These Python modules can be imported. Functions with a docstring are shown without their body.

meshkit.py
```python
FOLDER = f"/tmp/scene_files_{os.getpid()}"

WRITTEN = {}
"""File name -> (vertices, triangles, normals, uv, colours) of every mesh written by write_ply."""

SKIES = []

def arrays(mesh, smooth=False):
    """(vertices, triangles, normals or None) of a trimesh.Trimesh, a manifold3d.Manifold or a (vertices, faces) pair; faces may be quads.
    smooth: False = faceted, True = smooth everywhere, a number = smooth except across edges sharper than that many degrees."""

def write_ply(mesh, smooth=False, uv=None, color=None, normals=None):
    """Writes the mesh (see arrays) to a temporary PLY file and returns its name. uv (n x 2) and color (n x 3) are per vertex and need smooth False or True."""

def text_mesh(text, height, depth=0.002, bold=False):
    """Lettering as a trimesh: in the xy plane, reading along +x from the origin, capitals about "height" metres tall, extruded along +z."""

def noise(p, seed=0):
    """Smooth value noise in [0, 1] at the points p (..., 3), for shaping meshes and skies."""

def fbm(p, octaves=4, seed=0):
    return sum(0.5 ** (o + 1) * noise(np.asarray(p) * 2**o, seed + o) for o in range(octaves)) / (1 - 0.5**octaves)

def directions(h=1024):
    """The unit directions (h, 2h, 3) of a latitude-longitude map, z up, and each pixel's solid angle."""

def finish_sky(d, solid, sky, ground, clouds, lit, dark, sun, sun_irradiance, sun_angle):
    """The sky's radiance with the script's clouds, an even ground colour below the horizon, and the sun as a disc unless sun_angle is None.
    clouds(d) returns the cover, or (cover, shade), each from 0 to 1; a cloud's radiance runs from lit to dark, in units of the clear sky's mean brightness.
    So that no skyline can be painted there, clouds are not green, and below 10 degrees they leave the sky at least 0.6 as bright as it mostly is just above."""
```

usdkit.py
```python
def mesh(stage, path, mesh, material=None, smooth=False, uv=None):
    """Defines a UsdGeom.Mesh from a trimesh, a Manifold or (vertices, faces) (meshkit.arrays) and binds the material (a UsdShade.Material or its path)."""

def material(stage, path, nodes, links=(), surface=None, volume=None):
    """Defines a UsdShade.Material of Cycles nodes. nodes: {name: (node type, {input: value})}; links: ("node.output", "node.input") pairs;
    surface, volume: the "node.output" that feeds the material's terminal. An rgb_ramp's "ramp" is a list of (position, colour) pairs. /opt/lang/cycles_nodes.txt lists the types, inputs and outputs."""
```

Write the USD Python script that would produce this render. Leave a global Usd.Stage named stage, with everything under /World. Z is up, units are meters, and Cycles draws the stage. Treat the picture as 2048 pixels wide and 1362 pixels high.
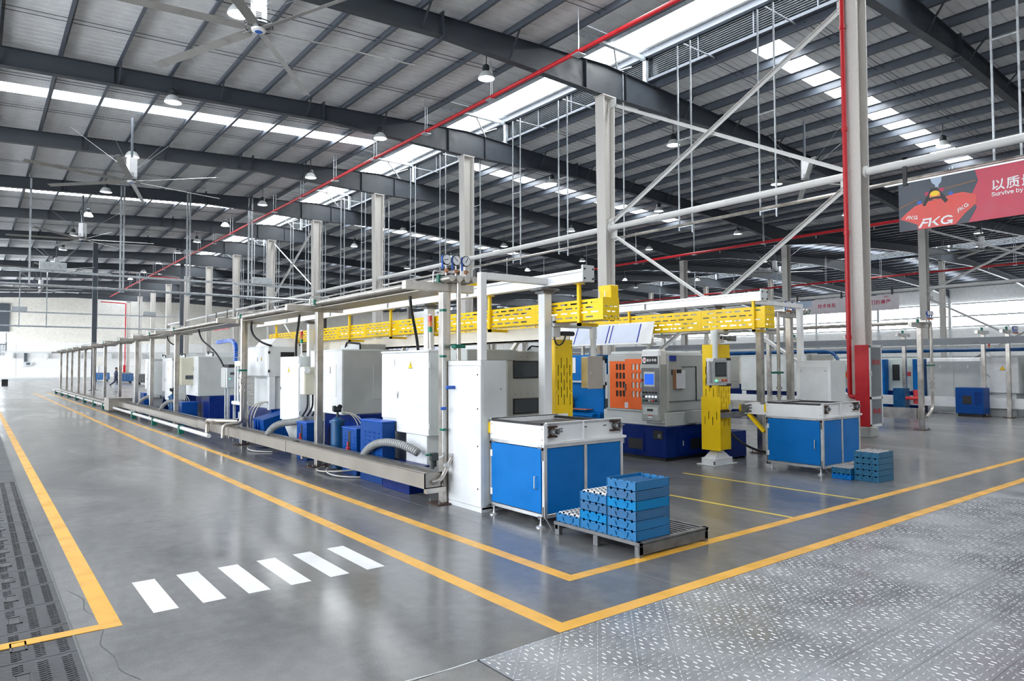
import math, random, json
import numpy as np, trimesh, usdkit, meshkit
from pxr import Usd, UsdGeom, UsdLux, Gf, Sdf, Vt
from shapely.geometry import Polygon, box as sbox
from shapely.ops import unary_union
from shapely import affinity

stage = Usd.Stage.CreateInMemory()
UsdGeom.SetStageUpAxis(stage, UsdGeom.Tokens.z); UsdGeom.SetStageMetersPerUnit(stage, 1.0)
stage.SetDefaultPrim(UsdGeom.Xform.Define(stage, '/World').GetPrim())
rnd = random.Random(7)

# ---------------------------------------------------------------- camera, sky, exposure
CR = np.array([[0.7887920691888, 0.01844269479738787, 0.6143833807920437], [-0.61464585644775, 0.03047803498289344, 0.7882141590552616], [-0.004188405002252328, -0.9993652767592998, 0.03537655821791008]])
cam = UsdGeom.Camera.Define(stage, '/World/camera')
_m = np.eye(4); _m[0, :3] = CR[:, 0]; _m[1, :3] = -CR[:, 1]; _m[2, :3] = -CR[:, 2]; _m[3, :3] = (0, 0, 1.8)
cam.AddTransformOp().Set(Gf.Matrix4d(*_m.ravel().tolist()))
cam.CreateHorizontalApertureAttr(36.0); cam.CreateVerticalApertureAttr(36.0 * 1362 / 2048)
cam.CreateFocalLengthAttr(36.0 * 1376.26 / 2048); cam.CreateClippingRangeAttr(Gf.Vec2f(0.05, 400))
cam.CreateExposureAttr(-0.45)

L = '/World/Looks/'
UsdGeom.Scope.Define(stage, '/World/Looks')
dome = UsdLux.DomeLight.Define(stage, '/World/sky_light'); dome.CreateIntensityAttr(1.0); dome.CreateColorAttr(Gf.Vec3f(0.75, 0.85, 1.0))

def rect_light(name, p, w, h, power, col, rot):
    l = UsdLux.RectLight.Define(stage, '/World/' + name)
    l.CreateWidthAttr(w); l.CreateHeightAttr(h); l.CreateIntensityAttr(power); l.CreateColorAttr(Gf.Vec3f(*col)); l.CreateNormalizeAttr(False)
    l.AddTranslateOp().Set(Gf.Vec3d(*p)); l.AddRotateXYZOp().Set(Gf.Vec3f(*rot))
# unseen area lights at the left wall, out of view of the camera
rect_light('gate_daylight', (-9.0, 12.0, 3.2), 16.0, 5.2, 8.5, (0.93, 0.97, 1.0), (90, 0, -90))  # out of view, placed to light the left-facing sides of the machines
rect_light('far_gate_daylight', (-9.0, 95.0, 4.6), 40.0, 8.0, 9.0, (0.95, 0.98, 1.0), (90, 0, -90))  # out of view, placed to brighten the far wall
rect_light('clerestory_daylight', (-9.0, 34.0, 8.6), 78.0, 2.2, 11.0, (0.95, 0.98, 1.0), (90, 0, -90))  # out of view, lights the right-hand lines and the column sides

# ---------------------------------------------------------------- materials
def mat(name, col, rough=0.5, metal=0.0, var=0.06, scale=3.0, bump=0.0, bscale=40.0, coat=0.0, spec=0.5, rvar=0.08, emit=None, es=0.0):
    n = {'g': ('geometry', {}), 'n': ('noise_texture', {'scale': scale, 'detail': 4.0}),
         'r': ('rgb_ramp', {'ramp': [(0.3, [c * (1 - var) for c in col]), (0.7, [min(1, c * (1 + var)) for c in col])]}),
         'rr': ('map_range', {'from_min': 0.3, 'from_max': 0.7, 'to_min': max(0.02, rough - rvar), 'to_max': min(1, rough + rvar)}),
         'p': ('principled_bsdf', {'metallic': metal, 'coat_weight': coat, 'specular_ior_level': spec})}
    k = [('g.position', 'n.vector'), ('n.fac', 'r.fac'), ('r.color', 'p.base_color'), ('n.fac', 'rr.value'), ('rr.result', 'p.roughness')]
    if bump:
        n['bn'] = ('noise_texture', {'scale': bscale, 'detail': 3.0}); n['b'] = ('bump', {'strength': bump, 'distance': 0.01})
        k += [('g.position', 'bn.vector'), ('bn.fac', 'b.height'), ('b.normal', 'p.normal')]
    if emit:
        n['p'][1]['emission_color'] = emit; n['p'][1]['emission_strength'] = es
    return usdkit.material(stage, L + name, n, k, surface='p.BSDF')

def emitter(name, col, strength):
    return usdkit.material(stage, L + name, {'e': ('emission', {'color': col, 'strength': strength})}, [], surface='e.emission')

M = {}
for a in [
    ('white', (0.80, 0.81, 0.82), .38), ('wall_white', (0.90, 0.90, 0.89), .7), ('cab_white', (0.70, 0.72, 0.735), .38), ('grey_face', (0.50, 0.53, 0.53), .4),
    ('mach_grey', (0.42, 0.44, 0.43), .42), ('mach_beige', (0.47, 0.47, 0.43), .42), ('light_grey', (0.62, 0.65, 0.65), .4), ('cream', (0.86, 0.83, 0.75), .45),
    ('navy', (0.002, 0.014, 0.125), .33), ('blue_unit', (0.004, 0.055, 0.26), .4), ('panel_blue', (0.0, 0.17, 0.54), .35), ('bright_blue', (0.0, 0.14, 0.52), .35),
    ('crate_blue', (0.006, 0.155, 0.38), .42), ('crate_teal', (0.008, 0.12, 0.24), .42), ('crate_mid', (0.02, 0.125, 0.29), .42), ('tank_blue', (0.006, 0.07, 0.19), .3),
    ('yellow', (0.93, 0.62, 0.0), .38), ('orange', (0.83, 0.13, 0.008), .4), ('red', (0.52, 0.012, 0.02), .38), ('line_yellow', (0.80, 0.42, 0.05), .33),
    ('line_thin', (0.66, 0.50, 0.07), .4), ('line_white', (0.82, 0.83, 0.84), .4), ('black', (0.012, 0.012, 0.014), .45), ('rubber', (0.02, 0.02, 0.022), .6),
    ('dark_steel', (0.040, 0.048, 0.060), .45), ('purlin', (0.085, 0.10, 0.125), .40), ('deck', (0.80, 0.81, 0.82), .55), ('deck_white', (0.84, 0.86, 0.88), .45),
    ('fireproof', (0.62, 0.60, 0.57), .85), ('col_dark', (0.075, 0.09, 0.11), .5), ('tube_white', (0.66, 0.66, 0.65), .5), ('lamp_dark', (0.02, 0.028, 0.03), .35),
    ('green', (0.0, 0.13, 0.09), .4), ('valve_blue', (0.01, 0.10, 0.50), .35), ('hose', (0.33, 0.34, 0.34), .5), ('clear_hose', (0.52, 0.50, 0.45), .3),
    ('skin', (0.50, 0.27, 0.18), .5), ('work_blue', (0.06, 0.07, 0.12), .8), ('hair', (0.012, 0.01, 0.01), .6), ('shoe', (0.35, 0.35, 0.36), .6),
    ('paper', (0.78, 0.80, 0.84), .6), ('poster_blue', (0.66, 0.72, 0.86), .5), ('ink_blue', (0.02, 0.05, 0.35), .5), ('pale_green', (0.62, 0.70, 0.66), .4),
    ('glass_dark', (0.05, 0.06, 0.065), .1), ('beige_box', (0.55, 0.53, 0.42), .45), ('brown_back', (0.40, 0.36, 0.31), .4), ('rust', (0.05, 0.022, 0.014), .6),
    ('screen_off', (0.02, 0.024, 0.028), .12), ('banner_red', (0.58, 0.055, 0.10), .45), ('banner_dark', (0.055, 0.07, 0.095), .45), ('banner_orange', (0.72, 0.085, 0.07), .45),
    ('banner_pale', (0.66, 0.62, 0.66), .5), ('sky_print', (0.42, 0.52, 0.66), .5), ('green_print', (0.16, 0.24, 0.17), .6), ('crimson', (0.50, 0.03, 0.09), .5), ('clip_brown', (0.32, 0.14, 0.06), .5)]:
    M[a[0]] = mat(*a)
M['steel'] = mat('steel', (0.56, 0.53, 0.49), .30, .92, .10, 2.0)
M['duct_grey'] = mat('duct_grey', (0.17, 0.19, 0.21), .45); M['pipe_blue'] = mat('pipe_blue', (0.0, 0.06, 0.20), .35)
M['fireproof'] = mat('fireproof_coat', (0.62, 0.60, 0.57), .85, 0.0, .10, 45.0, .5, 55.0)
for a in [('navy', (0.0, 0.016, 0.14), .35), ('panel_blue', (0.0, 0.155, 0.50), .38), ('blue_unit', (0.0, 0.05, 0.24), .4), ('bright_blue', (0.0, 0.15, 0.50), .4), ('crate_bright', (0.0, 0.20, 0.48), .45)]: M[a[0]] = mat(*a, spec=.22) if a[0] == 'crate_bright' else mat(a[0] + '_paint', *a[1:], spec=.22)
M['alu'] = mat('alu', (0.70, 0.71, 0.72), .32, .75, .05, 2.0)
M['galv'] = mat('galv', (0.55, 0.59, 0.62), .38, .7, .08, 6.0)
M['dark_metal'] = mat('dark_metal', (0.17, 0.175, 0.18), .42, .5, .25, 9.0)
M['trough'] = mat('trough', (0.36, 0.335, 0.30), .40, .55, .12, 1.6)
M['fan_alu'] = mat('fan_alu', (0.36, 0.36, 0.35), .38, .5, .05)
M['plate'] = mat('plate', (0.33, 0.345, 0.37), .27, .5, .14, 1.3, .15, 14.0, rvar=.08)
M['stud'] = mat('stud', (0.56, 0.58, 0.61), .33, .5, .08, 4.0)
M['dark_plate'] = mat('dark_plate', (0.075, 0.078, 0.085), .42, .25, .4, 2.2, .3, 30.0, rvar=.12)
M['dark_stud'] = mat('dark_stud', (0.10, 0.10, 0.105), .40, .3, .3, 6.0)
M['sky_pane'] = emitter('sky_pane', (0.93, 0.97, 1.0), 19.0)
M['mon_pane'] = emitter('mon_pane', (0.95, 0.98, 1.0), 20.0)
M['win_pane'] = emitter('win_pane', (0.90, 0.95, 1.0), 16.0)
M['lamp_glow'] = emitter('lamp_glow', (0.95, 0.98, 1.0), 14.0)
M['lcd'] = mat('lcd', (0.02, 0.10, 0.5), .2, emit=(0.03, 0.16, 0.9), es=.9)
M['led_green'] = emitter('led_green', (0.15, 1.0, 0.5), 3.0)
M['led_white'] = emitter('led_white', (0.6, 0.75, 1.0), 3.0)
M['led_red'] = emitter('led_red', (0.9, 0.05, 0.03), 1.2)
M['amber'] = mat('amber', (0.75, 0.22, 0.08), .3); M['sig_red'] = mat('sig_red', (0.62, 0.05, 0.06), .3); M['sig_green'] = mat('sig_green', (0.0, 0.22, 0.14), .3)

def concrete(name, base, dark, rough):
    n = {'g': ('geometry', {}), 'm': ('mapping', {'scale': (1.0, 0.45, 1.0)}),
         'n1': ('noise_texture', {'scale': 0.55, 'detail': 6.0, 'roughness': .62, 'distortion': .6}), 'n2': ('noise_texture', {'scale': 7.0, 'detail': 5.0, 'roughness': .65}),
         'n3': ('noise_texture', {'scale': 160.0, 'detail': 2.0}),
         'r1': ('rgb_ramp', {'ramp': [(0.30, dark), (0.52, base), (0.75, [c * 1.22 for c in base])]}), 'r2': ('rgb_ramp', {'ramp': [(0.28, (.80,) * 3), (0.72, (1.12,) * 3)]}),
         'r3': ('rgb_ramp', {'ramp': [(0.38, (.70,) * 3), (0.58, (1.10,) * 3)]}),
         'x': ('mix', {'mix_type': 'multiply', 'fac': 1.0}), 'x2': ('mix', {'mix_type': 'multiply', 'fac': 1.0}),
         'rr': ('map_range', {'from_min': .3, 'from_max': .72, 'to_min': rough * .75, 'to_max': rough * 1.35}),
         'b': ('bump', {'strength': .035, 'distance': .004}), 'p': ('principled_bsdf', {'specular_ior_level': .48})}
    k = [('g.position', 'm.vector'), ('m.vector', 'n1.vector'), ('g.position', 'n2.vector'), ('g.position', 'n3.vector'), ('n1.fac', 'r1.fac'), ('n2.fac', 'r2.fac'), ('n3.fac', 'r3.fac'),
         ('r1.color', 'x.color1'), ('r2.color', 'x.color2'), ('x.color', 'x2.color1'), ('r3.color', 'x2.color2'), ('x2.color', 'p.base_color'),
         ('n1.fac', 'rr.value'), ('rr.result', 'p.roughness'), ('n2.fac', 'b.height'), ('b.normal', 'p.normal')]
    return usdkit.material(stage, L + name, n, k, surface='p.BSDF')
M['concrete'] = concrete('concrete', (0.19, 0.19, 0.19), (0.122, 0.125, 0.131), .20)
M['concrete_b'] = concrete('concrete_b', (0.178, 0.18, 0.183), (0.118, 0.121, 0.127), .19)
M['concrete_c'] = concrete('concrete_c', (0.20, 0.198, 0.195), (0.13, 0.13, 0.133), .21)

# ---------------------------------------------------------------- geometry helpers
def bx(x0, y0, z0, x1, y1, z1, b=0.0):
    x0, x1 = min(x0, x1), max(x0, x1); y0, y1 = min(y0, y1), max(y0, y1); z0, z1 = min(z0, z1), max(z0, z1)
    if b <= 0:
        m = trimesh.creation.box((x1 - x0, y1 - y0, z1 - z0)); m.apply_translation(((x0 + x1) / 2, (y0 + y1) / 2, (z0 + z1) / 2)); return m
    b = min(b, (x1 - x0) * .45, (y1 - y0) * .45, (z1 - z0) * .45); p = []
    for x, sx in ((x0, 1), (x1, -1)):
        for y, sy in ((y0, 1), (y1, -1)):
            for z, sz in ((z0, 1), (z1, -1)):
                p += [(x, y + sy * b, z + sz * b), (x + sx * b, y, z + sz * b), (x + sx * b, y + sy * b, z)]
    return trimesh.convex.convex_hull(np.array(p))
def cat(*ms):
    ms = [m for q in ms for m in (q if isinstance(q, (list, tuple)) else [q])]
    return trimesh.util.concatenate(ms)
def frame_to(d):
    d = np.asarray(d, float); d = d / np.linalg.norm(d); a = np.array([0, 0, 1.0]) if abs(d[2]) < .9 else np.array([1.0, 0, 0])
    u = np.cross(a, d); u /= np.linalg.norm(u); return u, np.cross(d, u), d
def cyl(p, q, r, n=12, r2=None):
    p, q = np.asarray(p, float), np.asarray(q, float); u, v, d = frame_to(q - p); r2 = r if r2 is None else r2
    t = np.arange(n) * 2 * np.pi / n; c = np.cos(t)[:, None] * u + np.sin(t)[:, None] * v
    V = np.vstack([p + c * r, q + c * r2, [p], [q]]); i = np.arange(n); j = (i + 1) % n
    F = np.vstack([np.c_[i, j, j + n], np.c_[i, j + n, i + n], np.c_[j, i, np.full(n, 2 * n)], np.c_[i + n, j + n, np.full(n, 2 * n + 1)]])
    return trimesh.Trimesh(V, F, process=False)
def bar(p, q, w, h, up=(0, 0, 1)):
    p, q = np.asarray(p, float), np.asarray(q, float); d = q - p; d /= np.linalg.norm(d)
    s = np.cross(d, up); s = s / np.linalg.norm(s) if np.linalg.norm(s) > 1e-6 else np.array([1.0, 0, 0]); t = np.cross(s, d)
    V = [e + s * a * w / 2 + t * b * h / 2 for e in (p, q) for a, b in ((-1, -1), (1, -1), (1, 1), (-1, 1))]
    return trimesh.convex.convex_hull(np.array(V))
def rounded(pts, rad, n=5):
    pts = [np.asarray(p, float) for p in pts]; out = [pts[0]]
    for a, b, c in zip(pts, pts[1:], pts[2:]):
        u, v = a - b, c - b; lu, lv = np.linalg.norm(u), np.linalg.norm(v); r = min(rad, lu * .45, lv * .45)
        p, q = b + u / lu * r, b + v / lv * r
        out += [(1 - t) ** 2 * p + 2 * t * (1 - t) * b + t * t * q for t in np.linspace(0, 1, n)]
    return out + [pts[-1]]
def tube(pts, r, n=8, rad=0.0):
    pts = np.array(rounded(pts, rad) if rad else pts, float); V, F = [], []; k = len(pts)
    T = np.gradient(pts, axis=0); u, v, _ = frame_to(T[0]); t = np.arange(n) * 2 * np.pi / n
    for i in range(k):
        d = T[i] / np.linalg.norm(T[i]); u = u - d * (u @ d); u /= np.linalg.norm(u); v = np.cross(d, u)
        V.append(pts[i] + r * (np.cos(t)[:, None] * u + np.sin(t)[:, None] * v))
    V = np.vstack(V + [pts[:1], pts[-1:]]); a = np.arange(n); b = (a + 1) % n
    for i in range(k - 1):
        F += [np.c_[a + i * n, b + i * n, b + i * n + n], np.c_[a + i * n, b + i * n + n, a + i * n + n]]
    F += [np.c_[b, a, np.full(n, k * n)], np.c_[a + (k - 1) * n, b + (k - 1) * n, np.full(n, k * n + 1)]]
    return trimesh.Trimesh(V, np.vstack(F), process=False)
def bez(p0, p1, p2, p3, n=14):
    t = np.linspace(0, 1, n)[:, None]; p0, p1, p2, p3 = map(lambda a: np.asarray(a, float), (p0, p1, p2, p3))
    return (1 - t) ** 3 * p0 + 3 * t * (1 - t) ** 2 * p1 + 3 * t * t * (1 - t) * p2 + t ** 3 * p3
def lathe(prof, c, n=24, axis='z'):
    prof = np.asarray(prof, float); m = trimesh.creation.revolve(prof, sections=n)
    if axis == 'x': m.apply_transform(trimesh.transformations.rotation_matrix(math.pi / 2, (0, 1, 0)))
    if axis == 'y': m.apply_transform(trimesh.transformations.rotation_matrix(-math.pi / 2, (1, 0, 0)))
    m.apply_translation(c); return m
def extr(poly, d):
    gs = getattr(poly, 'geoms', [poly]); return trimesh.util.concatenate([trimesh.creation.extrude_polygon(g, d, engine='earcut') for g in gs if g.area > 1e-7])
def place(m, o, u, v):
    """the mesh's x, y, z go along u, v and u x v from o"""
    u, v = np.asarray(u, float), np.asarray(v, float); T = np.eye(4); T[:3, 0], T[:3, 1], T[:3, 2], T[:3, 3] = u, v, np.cross(u, v), o
    m = m.copy(); m.apply_transform(T)
    return m
def prof_y(poly, y0, y1):
    """a polygon in (x, z) swept from y0 to y1"""
    m = extr(poly if hasattr(poly, 'area') else Polygon(poly), abs(y1 - y0)); return place(m, (0, max(y0, y1), 0), (1, 0, 0), (0, 0, 1))
def prof_x(poly, x0, x1):
    """a polygon in (y, z) swept from x0 to x1"""
    m = extr(poly if hasattr(poly, 'area') else Polygon(poly), abs(x1 - x0)); return place(m, (min(x0, x1), 0, 0), (0, 1, 0), (0, 0, 1))
def slot(cx, cy, w, h):
    return affinity.translate(sbox(-w / 2 + h / 2 if w > h else -w / 2, -h / 2, w / 2 - h / 2 if w > h else w / 2, h / 2), cx, cy) if w > h else sbox(cx - w / 2, cy - h / 2, cx + w / 2, cy + h / 2)

NAMES = {}
def numbered(path):
    k = NAMES.get(path, 0); NAMES[path] = k + 1
    return path if k == 0 else '%s_%03d' % (path, k)
def keys(p, label=None, cat_=None, group=None, kind=None):
    for k, v in (('label', label), ('category', cat_), ('group', group), ('kind', kind)):
        if v: p.SetCustomDataByKey(k, v)
    return p
def obj(name, mesh, m, parent=None, smooth=False, label=None):
    base = str(parent.GetPath()) if parent else '/World'
    p = usdkit.mesh(stage, numbered(base + '/' + name), mesh, M[m] if isinstance(m, str) else m, smooth=smooth).GetPrim()
    if label: p.SetCustomDataByKey('label', label)
    return p
def thing(name, label, cat_, group=None, loc=(0, 0, 0), rotz=0.0, kind=None):
    x = UsdGeom.Xform.Define(stage, numbered('/World/' + name)); x.AddTranslateOp().Set(Gf.Vec3d(*map(float, loc))); x.AddRotateZOp().Set(float(rotz))
    return keys(x.GetPrim(), label, cat_, group, kind)
def solo(name, mesh, m, label, cat_, group=None, smooth=False, kind=None):
    return keys(obj(name, mesh, m, None, smooth), label, cat_, group, kind)
def struct(name, mesh=None, m=None):
    if mesh is None: return keys(UsdGeom.Xform.Define(stage, '/World/' + name).GetPrim(), kind='structure')
    return keys(obj(name, mesh, m), kind='structure')
def part_group(name, parent):
    return UsdGeom.Xform.Define(stage, numbered(str(parent.GetPath()) + '/' + name)).GetPrim()
def dup(proto, loc, label, group=None, rotz=None):
    was = proto.GetCustomData(); nm = str(proto.GetName()); nm = nm[:-4] if nm[-4] == '_' and nm[-3:].isdigit() else nm
    x = UsdGeom.Xform.Define(stage, numbered('/World/' + nm)); p = x.GetPrim()
    p.GetReferences().AddInternalReference(proto.GetPath()); p.SetInstanceable(True)
    p.GetAttribute('xformOp:translate').Set(Gf.Vec3d(*map(float, loc)))
    if rotz is not None: p.GetAttribute('xformOp:rotateZ').Set(float(rotz))
    return keys(p, label, was.get('category'), group or was.get('group'))
ORD = ['first', 'second', 'third', 'fourth', 'fifth', 'sixth', 'seventh', 'eighth', 'ninth', 'tenth', 'eleventh', 'twelfth', 'thirteenth', 'fourteenth', 'fifteenth', 'sixteenth', 'seventeenth', 'eighteenth', 'nineteenth', 'twentieth'] + ['%dst' % i if i % 10 == 1 else '%dnd' % i if i % 10 == 2 else '%drd' % i if i % 10 == 3 else '%dth' % i for i in range(21, 60)]
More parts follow.
